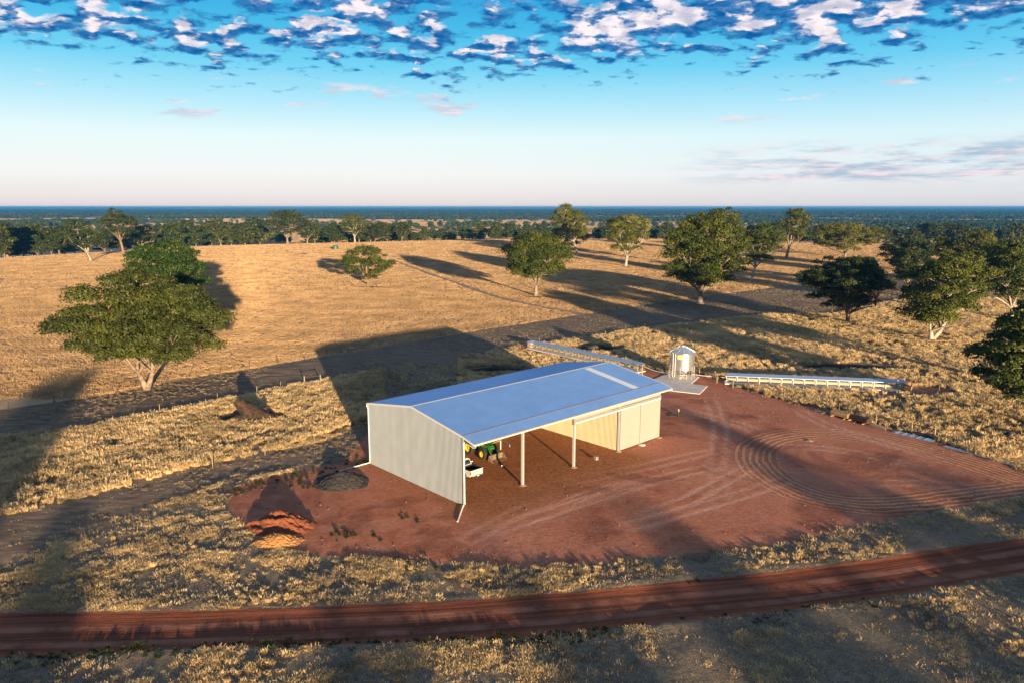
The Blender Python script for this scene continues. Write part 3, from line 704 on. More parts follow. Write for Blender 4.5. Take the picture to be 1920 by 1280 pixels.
def wheel(par, c, r, wd, rim_m, rr=.62, lugs=0, nm='wheel'):
    w_ = empty(nm, c); w_.parent = par
    b = MB(); prof = [(rr * r, -wd * .42), (r * .93, -wd * .5), (r, -wd * .36), (r, wd * .36), (r * .93, wd * .5), (rr * r, wd * .42), (rr * r, -wd * .42)]
    seg = 28; V = [(p_[0] * math.cos(2 * math.pi * k / seg), p_[1], p_[0] * math.sin(2 * math.pi * k / seg)) for p_ in prof for k in range(seg)]
    F = [(i * seg + k, (i + 1) * seg + k, (i + 1) * seg + (k + 1) % seg, i * seg + (k + 1) % seg) for i in range(len(prof) - 1) for k in range(seg)]
    b.add(V, F, True)
    for k in range(lugs):
        for s_ in (-1, 1):
            a_ = 2 * math.pi * (k + .5 * (s_ > 0)) / lugs
            Mx = Matrix.Rotation(-a_, 3, 'Y') @ Matrix.Rotation(s_ * .7, 3, 'X')
            b.box(Matrix.Rotation(-a_, 3, 'Y') @ Vector((r + .015, s_ * wd * .22, 0)), (.06, wd * .5, .05), M=Mx)
    b.build('tyre', M['tyre'], w_)
    b = MB(); prof = [(0, wd * .18), (r * .16, wd * .2), (r * .18, wd * .1), (rr * r * .8, wd * .12), (rr * r * .94, wd * .36), (rr * r * 1.01, wd * .40), (rr * r * 1.01, -wd * .40), (rr * r * .9, -wd * .36), (rr * r * .8, -wd * .15), (0, -wd * .12)]
    V = [(p_[0] * math.cos(2 * math.pi * k / seg), p_[1], p_[0] * math.sin(2 * math.pi * k / seg)) for p_ in prof for k in range(seg)]
    F = [(i * seg + k, (i + 1) * seg + k, (i + 1) * seg + (k + 1) % seg, i * seg + (k + 1) % seg) for i in range(len(prof) - 1) for k in range(seg)]
    b.add(V, F, True)
    for k in range(6):
        a_ = 2 * math.pi * k / 6; b.box((math.cos(a_) * r * .38, wd * .16, math.sin(a_) * r * .38), (.05, .03, .05))
    b.build('rim', rim_m, w_); return w_
for cx in (-1.52, 1.68):
    for s_ in (1, -1):
        w_ = wheel(ute, (cx, s_ * .80, .39), .39, .26, M['rim']); 
        if s_ < 0: w_.rotation_euler = (0, 0, math.pi)

# ------------------------------------------------------------------ tractor
M['green'] = mat('green_tractor_paint', (.018, .16, .022), .35, 0, coat=.4)
M['yellow'] = mat('yellow_wheel_paint', (.72, .38, .015), .45)
M['bucket'] = mat('muddy_bucket_steel', (.17, .11, .07), .75, .1, noise=.4, nscale=4)
tr = empty('tractor', shed_pt(11.25, 10.35), HEAD - math.pi / 2, 'green tractor with yellow wheels and front loader bucket inside the shed', 'tractor')
b = MB(); b.box((.25, 0, .78), (2.9, .42, .5)); b.box((-1.1, 0, .85), (.9, .7, .7)); b.box((1.25, 0, .62), (.3, 1.5, .22)); b.box((-1.25, 0, .88), (.3, 1.5, .3)); b.build('chassis', M['black'], tr, .02)
hood = [(-.15, 1.02), (1.75, .98), (1.95, 1.08), (1.98, 1.42), (1.80, 1.56), (-.15, 1.78)]
MB().prism(hood, -.36, .36).build('hood', M['green'], tr, .05)
b = MB(); b.box((1.985, 0, 1.26), (.03, .5, .34)); b.box((1.2, .365, 1.25), (.9, .02, .3)); b.box((1.2, -.365, 1.25), (.9, .02, .3)); b.build('grille', M['black'], tr)
b = MB(); b.box((.9, .372, 1.42), (1.3, .012, .05)); b.box((.9, -.372, 1.42), (1.3, .012, .05)); b.build('yellow_stripe', M['yellow'], tr)
for s_ in (-1, 1): MB().box((1.97, s_ * .25, 1.46), (.05, .18, .09)).build('headlight', M['chrome'], tr, .01)
V, F = hexa([(-1.55, -.72, 1.15), (-.15, -.62, 1.15), (-.15, .62, 1.15), (-1.55, .72, 1.15)], [(-1.62, -.70, 2.62), (-.28, -.62, 2.62), (-.28, .62, 2.62), (-1.62, .70, 2.62)])
MB().add(V, F).build('cab_glass', M['glass'], tr, .02)
b = MB()
for x_ in (-1.6, -.2):
    for s_ in (-1, 1): MB().bar((x_ + .05, s_ * (.72 if x_ < -1 else .63), 1.15), (x_ - .03, s_ * (.71 if x_ < -1 else .63), 2.64), .09, .09).build('cab_post', M['green'], tr)
MB().box((-.92, 0, 2.71), (1.72, 1.62, .18)).build('cab_roof', M['green'], tr, .06)
for s_ in (-1, 1):
    b = MB(); pts = [(-1.25 + 1.0 * math.cos(a_), 0, .88 + 1.02 * math.sin(a_)) for a_ in np.linspace(.25, 2.5, 8)]
    for i in range(7): b.bar(Vector(pts[i]) + Vector((0, s_ * .88, 0)), Vector(pts[i + 1]) + Vector((0, s_ * .88, 0)), .5, .05)
    b.build('fender', M['green'], tr)
MB().tube([(.55, .30, 1.6), (.55, .30, 2.35), (.5, .30, 2.5)], .05, 8).build('exhaust', M['black'], tr)
b = MB()
for i in range(3): MB().box((-.55, .80, .55 + i * .28), (.35, .25, .04)).build('step', M['black'], tr)
for s_ in (1, -1):
    w_ = wheel(tr, (-1.25, s_ * .90, .88), .88, .50, M['yellow'], .58, 20)
    if s_ < 0: w_.rotation_euler = (0, 0, math.pi)
    w_ = wheel(tr, (1.25, s_ * .88, .62), .62, .40, M['yellow'], .57, 18)
    if s_ < 0: w_.rotation_euler = (0, 0, math.pi)
for s_ in (-1, 1):
    b = MB(); y_ = s_ * .52
    b.bar((.10, y_, .75), (.10, y_, 1.75), .12, .22); b.bar((.10, y_, 1.72), (1.75, y_, 1.55), .10, .20); b.bar((1.72, y_, 1.60), (2.55, y_, .42), .10, .20)
    b.build('loader_arm', M['green'], tr, .01)
    MB().tube([(.25, y_ + s_ * .02, 1.0), (1.5, y_ + s_ * .02, 1.42)], .045, 8).build('hydraulic_ram', M['chrome'], tr)
    MB().tube([(1.7, y_, 1.75), (2.6, y_, .75)], .04, 8).build('hydraulic_ram', M['black'], tr)
MB().bar((1.95, -.52, 1.32), (1.95, .52, 1.32), .12, .12).build('cross_tube', M['green'], tr)
bk = [(2.55, .12), (3.30, .05), (3.34, .09), (2.66, .18), (2.52, .42), (2.62, .78), (2.56, .80), (2.44, .44)]
b = MB(); b.prism(bk, -1.08, 1.08)
for s_ in (-1, 1): b.prism([(2.5, .12), (3.28, .06), (3.05, .35), (2.60, .78), (2.46, .44)], s_ * 1.08 - .02, s_ * 1.08 + .02)
b.build('bucket', M['bucket'], tr)
# implement standing behind the tractor
st_ = empty('implement_stand', g(938, 842), HEAD, 'rusty implement frame on a pale leg behind the green tractor', 'implement')
MB().bar((-1.3, .2, 1.0), (.3, 0, 1.15), .08, .10).build('beam', M['conc_red'], st_)
MB().box((.05, 0, .55), (.10, .10, 1.1)).build('leg', M['white'], st_); MB().box((-1.2, .2, .5), (.08, .08, 1.0)).build('leg', M['black'], st_)
MB().bar((.2, 0, 1.15), (1.3, -.25, .45), .14, .14).build('arm', M['black'], st_); MB().tube([(1.3, -.25, .5), (1.35, -.27, .1)], .05, 8).build('tine', M['galv'], st_)
# small things left on the dirt
c = g(942.5, 873.5); tag(MB().tube([c + Vector((-.16, 0, .08)), c + Vector((.16, .05, .08))], .07, 8).build('plastic_bottle', M['white']), 'small white plastic bottle on the dirt in front of the loader bucket', 'bottle')
sp_ = empty('wire_spool', g(1118, 862), .4, 'small pale wire spool lying in the open shed bay', 'spool')
MB().lathe([(0, .12), (.30, .12), (.30, .16), (.10, .16), (.10, .34), (.30, .34), (.30, .38), (0, .38)], 16).build('drum', M['galv'], sp_)
MB().lathe([(.12, .17), (.2, .17), (.2, .33), (.12, .33)], 16).build('wire_coil', M['wire'], sp_)

# ------------------------------------------------------------------ pallet forks
fk = empty('pallet_forks', g(1270.5, 779), HEAD + .25, 'black pallet fork attachment standing alone on the red yard', 'pallet forks')
b = MB()
for z_ in (.18, .62, 1.22): b.box((0, 0, z_), (1.25, .08, .12 if z_ < 1 else .07))
for i in range(5): b.box((-.6 + i * .3, 0, .92), (.06, .05, .58))
b.box((-.6, 0, .65), (.08, .1, 1.2)); b.box((.6, 0, .65), (.08, .1, 1.2)); b.build('back_frame', M['black'], fk)
for x_ in (-.38, .38): MB().box((x_, .58, .07), (.13, 1.2, .06)).box((x_, .03, .36), (.13, .06, .6)).build('fork', M['black'], fk)
MB().box((-.66, -.02, .98), (.03, .12, .34)).build('reflector', M['yellow'], fk)
fk.rotation_euler.z = HEAD + .75

# ------------------------------------------------------------------ silo on its concrete pad
pp_ = [g(1215, 716), g(1249.7, 700.5), g(1262, 699), g(1311, 706), g(1296, 719.5), g(1326.6, 723.8), g(1311.6, 738.5), g(1249, 731.5), g(1205, 722)]
b = MB(); n_ = len(pp_); b.add([(q.x, q.y, .09) for q in pp_] + [(q.x, q.y, -.15) for q in pp_], [tuple(range(n_))[::-1]] + [(i, (i + 1) % n_, n_ + (i + 1) % n_, n_ + i) for i in range(n_)])
tag(b.build('concrete_pad', M['conc']), 'pale concrete pad under the grain silo behind the shed corner', 'concrete pad')
# make sure the top face looks up
M['corr'] = mat('corrugated_silo_steel', (.60, .60, .58), .30, .85, noise=.06, nscale=1.5)
M['silo_roof'] = mat('silo_roof_steel', (.46, .52, .60), .38, .7)
M['decal'] = mat('yellow_maker_panel', (.58, .54, .22), .5); M['decal2'] = mat('green_decal_print', (.10, .30, .08), .5)
M['legm'] = mat('dull_zinc_leg', (.30, .29, .27), .6, .2)
silo = empty('grain_silo', g(1277.5, 707) + Vector((0, 0, .09)), 0, 'galvanised corrugated grain silo on legs with pale cone roof', 'silo')
SR = 2.12; S0 = 1.60; S1 = 4.45; SA = 5.40
prof = []; nz_ = 62
for i in range(nz_ + 1): prof.append((SR + (.03 if i % 2 else 0) + (.03 if i % 10 == 0 else 0), S0 + (S1 - S0) * i / nz_))
MB().lathe(prof, 56).build('tank_wall', M['corr'], silo)
MB().lathe([(SR, S0 + .02), (.28, .62), (.25, .45), (0.0, .45)], 32).build('hopper', M['corr'], silo)
for k in range(14):
    a0_, a1_ = 2 * math.pi * k / 14, 2 * math.pi * (k + 1) / 14
    b = MB(); V = [(math.cos(a_) * r_, math.sin(a_) * r_, z_) for (r_, z_) in ((SR + .10, S1 - .03), (.32, SA)) for a_ in (a0_ + .02, a1_ - .02)]
    b.add(V, [(0, 1, 3, 2)])
    V2 = [(math.cos(a_) * r_, math.sin(a_) * r_, z_ - .03) for (r_, z_) in ((SR + .10, S1 - .03), (.32, SA)) for a_ in (a0_, a1_)]
    b.add(V2, [(0, 2, 3, 1)])
    b.bar((math.cos(a0_) * (SR + .1), math.sin(a0_) * (SR + .1), S1), (math.cos(a0_) * .32, math.sin(a0_) * .32, SA + .03), .05, .05)
    b.build('roof_panel', M['silo_roof'], silo)
MB().lathe([(.36, SA - .05), (.36, SA + .10), (.12, SA + .22), (0, SA + .22)], 18).build('roof_cap', M['silo_roof'], silo)
for k in range(12):
    a_ = 2 * math.pi * (k + .35) / 12; q = Vector((math.cos(a_) * (SR + .03), math.sin(a_) * (SR + .03), 0))
    MB().bar(q + Vector((0, 0, .0)), q + Vector((0, 0, S0 + .5)), .06, .06).build('leg', M['legm'], silo)
b = MB()
for k in range(12):
    a_, a2 = 2 * math.pi * (k + .35) / 12, 2 * math.pi * (k + 1.35) / 12
    if k % 2 == 0: b.bar((math.cos(a_) * SR, math.sin(a_) * SR, .1), (math.cos(a2) * SR, math.sin(a2) * SR, S0 - .1), .04, .04)
    b.bar((math.cos(a_) * SR, math.sin(a_) * SR, .75), (math.cos(a2) * SR, math.sin(a2) * SR, .75), .04, .04)
b.build('leg_brace', M['galv'], silo)
la = math.radians(222); lx, ly = math.cos(la), math.sin(la); tx, ty = -ly, lx; b = MB()
for s_ in (-.22, .22): b.bar((lx * (SR + .14) + tx * s_, ly * (SR + .14) + ty * s_, .35), (lx * (SR + .14) + tx * s_, ly * (SR + .14) + ty * s_, S1), .04, .04); b.bar((lx * (SR + .14) + tx * s_, ly * (SR + .14) + ty * s_, S1), (lx * .4 + tx * s_, ly * .4 + ty * s_, SA + .08), .04, .04)
for i in range(14): z_ = .5 + i * .3; b.bar((lx * (SR + .14) - tx * .22, ly * (SR + .14) - ty * .22, z_), (lx * (SR + .14) + tx * .22, ly * (SR + .14) + ty * .22, z_), .03, .03)
b.build('ladder', M['galv'], silo)
fa = math.radians(198); MB().tube([(math.cos(fa) * (SR + .16), math.sin(fa) * (SR + .16), .55), (math.cos(fa) * (SR + .16), math.sin(fa) * (SR + .16), S1 + .1), (math.cos(fa) * .5, math.sin(fa) * .5, SA + .1)], .06, 8).build('filling_pipe', M['galv'], silo)
b = MB(); b.lathe([(SR + .06, S1 - .95), (SR + .06, S1 - .25)], 8, a0=math.radians(236), a1=math.radians(262), smooth=True); b.build('maker_panel', M['decal'], silo)
b = MB()
for (z0_, z1_, aa, ab) in ((S1 - .50, S1 - .38, 238, 259), (S1 - .66, S1 - .58, 240, 252), (S1 - .82, S1 - .76, 240, 257)): b.lathe([(SR + .068, z0_), (SR + .068, z1_)], 6, a0=math.radians(aa), a1=math.radians(ab))
b.build('panel_print', M['decal2'], silo)
MB().box((-1.0, -1.2, .55), (.5, .4, .5)).build('auger_motor', M['bucket'], silo, .03)

# ------------------------------------------------------------------ covered feed troughs
M['trough'] = mat('cream_feed_trough', (.36, .31, .23), .55)
M['lid'] = mat('blue_grey_trough_roof', (.40, .50, .64), .42, .6)
def feeder(P0, P1, nb, label, end_at, post_m, near_side):
    d = (P1 - P0); L = d.length; e = empty('feed_trough', P0, math.atan2(d.y, d.x), label, 'feed trough', 'covered feed troughs')
    s_ = near_side
    MB().box((L / 2, s_ * .45, .05), (L + .6, 2.0, .16)).build('slab', M['conc'], e)
    b = MB(); b.add([(0, s_ * .55, 1.22), (L, s_ * .55, 1.22), (L, -s_ * .75, 1.48), (0, -s_ * .75, 1.48)], [(0, 1, 2, 3) if s_ < 0 else (3, 2, 1, 0)])
    b.add([(0, s_ * .55, 1.18), (L, s_ * .55, 1.18), (L, -s_ * .75, 1.44), (0, -s_ * .75, 1.44)], [(3, 2, 1, 0) if s_ < 0 else (0, 1, 2, 3)])
    b.box((L / 2, s_ * .56, 1.19), (L, .03, .08)); b.build('cover', M['lid'], e)
    b = MB(); b.prism([(-.30, .78), (-.26, .78), (-.18, .42), (.18, .42), (.26, .78), (.30, .78), (.22, .36), (-.22, .36)], 0, L, 'x'); b.build('trough', M['trough'], e)
    for i in range(nb + 1):
        x_ = L * i / nb
        b = MB(); b.box((x_, s_ * .42, .66), (.07, .07, 1.12)); b.box((x_, -s_ * .55, .76), (.07, .07, 1.34)); b.box((x_, 0, .34), (.06, .9, .06)); b.build('post', post_m, e)
    x_ = L + .55 if end_at else -.55
    b = MB(); b.box((x_, 0, .70), (.95, .95, 1.15)); b.build('end_bin', M['trough'], e, .02)
    b = MB(); b.box((x_, 0, 1.36), (1.15, 1.35, .05), rx=-s_ * .18); b.build('bin_lid', M['lid'], e)
    b = MB(); b.tube([(x_ - .9 if end_at else x_ + .4, .3 * s_, 1.52), (x_ + .1 if end_at else x_ + 1.4, .3 * s_, 1.52)], .05, 8); b.build('rail', M['galv'], e)
feeder(FA0, FA1, 17, 'covered feed trough behind the shed roof, ending left of the silo', False, M['timber'], -1)
feeder(FB0, FB1, 15, 'covered feed trough right of the silo with a bin at its far end', True, M['galv'], -1)
sl = silo.location
def hose(a, b_, sag, label):
    pts = [a.lerp(b_, t) - Vector((0, 0, sag * 4 * t * (1 - t))) for t in np.linspace(0, 1, 9)]
    tag(MB().tube(pts, .055, 8).build('feed_pipe', M['white']), label, 'pipe', 'white feed pipes from the silo')
hose(FA1 + Vector((.3, -.2, 1.0)), sl + Vector((-2.2, .2, .65)), .25, 'white feed pipe running from the left trough end to the silo')
hose(sl + Vector((1.6, -1.2, .75)), FB0 + Vector((-.3, -.1, .85)), .06, 'white feed pipe running from the silo to the right trough')

# ------------------------------------------------------------------ heaps
def heap(name, c, rx, ry, h, m, label, cat, pw=1.3, rot=0, lump=.12, seed=1, ridge=None):
    n = 64; V = []; F = []
    for j in range(n):
        for i in range(n):
            a, b_ = (i / (n - 1) * 2 - 1) * 1.15, (j / (n - 1) * 2 - 1) * 1.15
            r = math.hypot(a, b_) * (1 + .25 * (float(vnoise(a * 2 + seed, b_ * 2)) - .5))
            z = h * max(0, 1 - r ** pw) if ridge is None else h * ridge(a, b_, r)
            z += (lump * h * (float(fbm(a * 6 + seed, b_ * 6 + 3, 4)) - .5) + .30 * (float(fbm(a * 17 + seed, b_ * 17, 2)) - .5)) * min(1, max(z, 0) / .12)
            if r >= 1.02: z = -.12
            x_, y_ = a * rx, b_ * ry; V.append((x_ * math.cos(rot) - y_ * math.sin(rot), x_ * math.sin(rot) + y_ * math.cos(rot), z))
    for j in range(n - 1):
        for i in range(n - 1): k = j * n + i; F.append((k, k + 1, k + n + 1, k + n))
    o = MB().add(V, F, True).build(name, m); o.location = c; return tag(o, label, cat)
M['gravel'] = mat('dark_grey_gravel', (.036, .030, .026), .95, 0, noise=.35, nscale=5, bump=.8, bscale=9)
M['redsoil'] = mat('loose_red_soil', (.19, .052, .018), .95, 0, noise=.25, nscale=2, bump=.8, bscale=5)
M['sand'] = mat('orange_sand', (.36, .165, .05), .95, 0, noise=.15, nscale=2, bump=.8, bscale=5)
M['gravel2'] = mat('pale_road_gravel', (.30, .24, .20), .95, 0, noise=.2, nscale=6)
heap('gravel_heap', g(641, 903), 2.95, 2.7, 1.15, M['gravel'], 'dark grey gravel heap on red dirt beside the long drain pipe', 'gravel heap', 1.15, 0, .05, 4)
def rid(a, b_, r): return max(0, 1 - r ** 2.0) * (.30 + .85 * (1 - abs(2 * float(fbm(a * 1.3 + 3.2, b_ * 2.6 + a * .8 + 1.4, 3)) - 1) * 1.8))
heap('soil_heap', g(527, 985), 3.0, 2.3, 1.15, M['redsoil'], 'ridged heap of red soil standing behind the orange sand heap', 'soil heap', 2, 0, .25, 7, rid)
heap('sand_heap', g(520, 1016), 2.25, 1.35, .75, M['sand'], 'low smooth heap of orange sand in front of the red soil heap', 'sand heap', 1.8, 0, .12, 9)
heap('sand_heap', g(1518, 826), .5, .4, .10, M['gravel2'], 'tiny pale heap of sand inside the loop of wheel tracks', 'sand heap', 1.5, 0, .2, 2)

# ------------------------------------------------------------------ burnt stump
M['char'] = mat('charred_stump_wood', (.055, .024, .009), .9, 0, col2=(.004, .004, .004), nscale=2.4, bump=.9, bscale=5)
stp = empty('tree_stump', g(468, 786), 0, 'charred hollow tree stump leaning in a burnt hollow of dry grass', 'stump')
def gnarl(pts, rad, seed, seg=11):
    b = MB(); b.tube(pts, rad, seg); rn = random.Random(seed)
    b.v = [(x + rn.uniform(-.12, .12), y + rn.uniform(-.12, .12), z + rn.uniform(-.10, .10)) for x, y, z in b.v]; return b
gnarl([(.6, .2, -.2), (.2, .1, .7), (-.5, 0, 1.4), (-1.0, -.1, 1.95), (-1.35, -.1, 2.2)], [1.25, 1.0, .75, .6, .42], 3).build('butt', M['char'], stp)
gnarl([(.2, .3, .6), (1.2, -.1, .75), (2.4, -.3, .35), (3.2, -.3, .05)], [.8, .62, .42, .2], 5).build('log', M['char'], stp)
gnarl([(0, -.3, .2), (-1.2, -.7, .25), (-2.1, -.8, .05)], [.55, .4, .2], 8).build('root', M['char'], stp)
gnarl([(.9, .6, .2), (1.5, .9, 1.0), (1.7, 1.0, 1.25)], [.5, .3, .15], 9).build('root', M['char'], stp)
stp.scale = (1.2, 1.2, 1.25)
for (q, s_, lb) in (((1120, 654), 1.0, 'black burnt log lying in the dry grass beyond the left trough'), ((930, 694), .7, 'black burnt log showing just over the far edge of the shed roof'), ((1885, 812), .55, 'short black log in the tall grass at the far right')):
    c = g(*q); o = gnarl([(-2.2 * s_, 0, .15), (-.6 * s_, .1, .5 * s_), (.9 * s_, 0, .45 * s_), (2.2 * s_, -.2, .1)], [.25, .5 * s_, .45 * s_, .2], 12).build('burnt_log', M['black']); o.location = c; tag(o, lb, 'log')

# ------------------------------------------------------------------ stacks along the right edge of the yard
M['treated'] = mat('brown_treated_timber', (.26, .16, .08), .85, 0, noise=.3, nscale=6, rnd=.25)
def yard_frame(name, qa, qb, label, cat):
    a, b_ = g(*qa), g(*qb); d = b_ - a; return empty(name, (a + b_) / 2, math.atan2(d.y, d.x), label, cat), d.length
e, L = yard_frame('timber_stack', (1562, 777), (1593, 785), 'squared bundle of brown timber posts resting on bearers', 'timber stack')
for j in range(4):
    for i in range(7): MB().tube([(-L / 2, -.55 + i * .18, .24 + j * .16), (L / 2, -.55 + i * .18, .24 + j * .16)], .085, 7).build('post', M['treated'], e)
for x_ in (-L * .38, L * .38): MB().box((x_, -.1, .07), (.12, 1.9, .14)).build('bearer', M['treated'], e)
e, L = yard_frame('pipe_stack', (1597, 785), (1629, 795), 'stack of dark rusty steel pipes on bearers beside the timber', 'pipe stack')
for j in range(3):
    for i in range(5 - j): MB().tube([(-L / 2 + .1 * (i % 2), -.5 + i * .24 + j * .12, .26 + j * .21), (L / 2, -.5 + i * .24 + j * .12, .26 + j * .21)], .115, 8).build('pipe', M['rust'], e)
for x_ in (-L * .4, L * .4): MB().box((x_, -.1, .07), (.12, 1.9, .14)).build('bearer', M['treated'], e)
e, L = yard_frame('rail_pile', (1532, 769), (1550, 775), 'low loose pile of short pale timber slats left of the bundle', 'timber pile')
for i in range(7): MB().box((0, -.6 + i * .2, .12 + .06 * (i % 3)), (L, .1, .06), rz=random.uniform(-.12, .12)).build('slat', M['timber'], e)
for x_ in (-L * .3, L * .3): MB().box((x_, 0, .04), (.1, 1.4, .1)).build('bearer', M['timber'], e)
e, L = yard_frame('rail_pile', (1634, 797), (1663, 805), 'low loose pile of thin weathered rails right of the dark pipes', 'timber pile')
for i in range(8): MB().tube([(-L / 2 + random.uniform(-.3, .3), -.7 + i * .18, .08 + .07 * (i % 2)), (L / 2 + random.uniform(-.3, .3), -.7 + i * .2, .08 + .06 * (i % 3))], .05, 7).build('rail', M['timber'], e)
M['sheetb'] = mat('blue_grey_roof_sheet', (.34, .42, .52), .35, .6)
def sheets(qa, qb, wd, label, n=1, rib=True, off=0):
    e, L = yard_frame('roof_sheet', qa, qb, label, 'roofing sheet'); b = MB(); V = []
    pr_ = ribs(wd, .2 if rib else .38, .035)
    for q, h_ in pr_: V += [(-L / 2, q - wd / 2, .06 + h_), (L / 2, q - wd / 2, .06 + h_)]
    b.add(V, [(2 * i, 2 * i + 1, 2 * i + 3, 2 * i + 2) for i in range(len(pr_) - 1)]); b.box((0, 0, .035), (L, wd * .96, .02)); b.build('sheet', M['sheetb'], e)
    if rib:
        b = MB()
        for i in range(int(L / .9)): b.box((-L / 2 + .45 + .9 * i, 0, .105), (.05, wd, .03))
        b.build('cross_rib', M['lid'], e)
sheets((1676, 809), (1752, 827), 1.3, 'ribbed blue-grey sheeting lying along the yard edge beside a dark pipe')
for i, (qa, qb, lb) in enumerate((((1770, 836), (1822, 850), 'narrow blue roofing sheet lying on red dirt, left one of three in line'), ((1812, 846), (1866, 862), 'narrow blue roofing sheet lying on red dirt, middle one of three in line'), ((1854, 858), (1902, 873), 'narrow blue roofing sheet lying on red dirt, right one of three in line'))):
    sheets(qa, qb, .75, lb, rib=False)
e, L = yard_frame('black_pipe', (1718, 814), (1805, 835), 'pair of long black poly pipes lying below the yard fence', 'pipe')
for y_ in (-.2, .16): MB().tube([(-L / 2, y_, .19), (L / 2, y_, .19)], .17, 12).build('pipe', M['black'], e)

# ------------------------------------------------------------------ fences
def densify(px, step):
    pts = [g(*q) for q in px]; out = [pts[0]]; 
    for a, b_ in zip(pts[:-1], pts[1:]):
        n = max(1, round((b_ - a).length / step))
        out += [a.lerp(b_, k / n) for k in range(1, n + 1)]
    return out
def fence(pts, h, label, m_, r=.05, group='wire fences', square=False, jit=.05):
    e = empty('wire_fence', pts[0], 0, label, 'fence', group); o0 = pts[0]
    pm = MB(); pm.tube([(0, 0, -.3), (0, 0, h)], r, 6); first = None
    for q in pts:
        if first is None: first = pm.build('post', m_, e); o = first
        else: o = first.copy(); link(o, e)
        o.location = q - o0 + Vector((0, 0, zt(q.x, q.y))); o.rotation_euler = (random.uniform(-jit, jit), random.uniform(-jit, jit), random.uniform(0, 6)); o.scale = (1, 1, random.uniform(.88, 1.1))
    for z_ in (.35, .65, .95):
        b = MB()
        for a, b_ in zip(pts[:-1], pts[1:]): b.tube([a - o0 + Vector((0, 0, z_ + zt(a.x, a.y))), b_ - o0 + Vector((0, 0, z_ + zt(b_.x, b_.y)))], .004, 3, False)
        b.build('wire', M['wire'], e)
    return e
fence(densify(FENCE1[:-2], 4.6), 1.2, 'wire fence with dark thin posts along the edge of the golden pasture', M['darkpost'])
fence(densify([(300, 775), (408, 750), (482, 739), (526, 728), (571, 719)], 9), 1.3, 'timber post wire fence on the near side of the lane, left of the rail gate', M['timber'], .045)
fence(densify([(880, 664), (972, 652), (1012, 645), (1054, 641), (1135, 629), (1173, 622), (1209, 617), (1422, 593), (1500, 586)], 10), 1.3, 'timber post wire fence beyond the left trough along the tall grass', M['timber'], .045)
fence(densify([(-90, 963), (36, 944), (200, 915), (399, 875), (497, 852), (589, 831), (680, 812)], 13), 1.35, 'wire fence with timber posts crossing left of the shed below the burnt stump', M['timber'], .05)
fence(densify([(1374, 727), (1435, 742), (1503, 755), (1573, 771), (1642, 794), (1682, 803), (1709, 809), (1752, 820), (1827, 840), (1917, 863), (2010, 890)], 5.5), 1.35, 'wire fence with timber posts along the right edge of the red yard', M['timber'], .045)
fence(densify([(1681, 727), (1710, 729), (1760, 735), (1850, 742), (1960, 752)], 8), 1.2, 'wire fence with sparse posts running right from the right trough', M['timber'], .05)
fence(densify([(690, 500), (760, 496), (850, 530), (940, 560), (1094, 588)], 14), 1.0, 'low wire fence beside the wheel track across the golden pasture', M['darkpost'], .035) if False else None
def strainer(qa, qb, label, hh=1.35, m_=None, double=False):
    a, b_ = g(*qa), g(*qb); e = empty('rail_strainer', a, 0, label, 'fence rail', 'timber end assemblies of the fences'); d = b_ - a; m_ = m_ or M['timber']
    for q in (Vector((0, 0, 0)), d): MB().tube([q + Vector((0, 0, -.2)), q + Vector((0, 0, hh))], .1, 8).build('post', m_, e)
    MB().tube([Vector((0, 0, hh - .25)), d + Vector((0, 0, hh - .25))], .06, 7).build('rail', M['rust'], e)
strainer((571, 719), (601, 716), 'timber rail gate frame standing left of the shed shadow edge')
strainer((624, 711), (652, 706), 'dark low rail lying inside the shed shadow on the lane', .5)
strainer((1642, 793), (1682, 803), 'posts with a top rail behind the low pile of thin rails')
strainer((1709, 809), (1752, 820), 'posts with a top rail above the black poly pipes')
strainer((1311, 703), (1340, 709), 'dark rail between two posts just right of the silo')
strainer((1344, 717), (1374, 726), 'dark rail between two posts at the left end of the right trough')
strainer((1694, 731), (1708, 733), 'short dark post and rail at the right end of the right trough', 1.1)
strainer((1195, 697), (1204, 703), 'short timber posts at the right end of the left trough', 1.5)
strainer((975, 655), (996, 650), 'dark rail at the far left end of the left trough', 1.2)
strainer((1454, 586), (1486, 587), 'dark rail and posts at the lane edge left of the ringed tree', 1.3)
strainer((1560, 587), (1583, 589), 'dark rail and posts just behind the ringed tree', 1.2)
strainer((1677, 602), (1697, 604), 'dark rail and posts between the ringed tree and the white trunk', 1.2)
strainer((1691, 612), (1702, 613), 'short dark rail with tall post nearest the white forked trunk', 1.3)
def pen(qc, rad, n, label, rx=1.0, h=1.15):
    c = g(*qc); e = empty('timber_pen', c, 0, label, 'pen', 'timber rail pens around trees')
    P_ = [Vector((math.cos(2 * math.pi * k / n + .3) * rad * rx, math.sin(2 * math.pi * k / n + .3) * rad, 0)) for k in range(n)]
    for q in P_: MB().tube([q, q + Vector((0, 0, h * random.uniform(.85, 1.2)))], .08, 7).build('post', M['timber'], e)
    for k in range(n):
        if random.random() < .85: MB().tube([P_[k] + Vector((0, 0, h * .8)), P_[(k + 1) % n] + Vector((0, 0, h * random.uniform(.6, .85)))], .055, 6).build('rail', M['timber'], e)
pen((1589, 606), 4.2, 10, 'ring of timber rails around the trunk of the dark round tree', 1.3)
pen((1745, 640), 4.0, 9, 'ring of timber rails around the forked white trunk', 1.5)
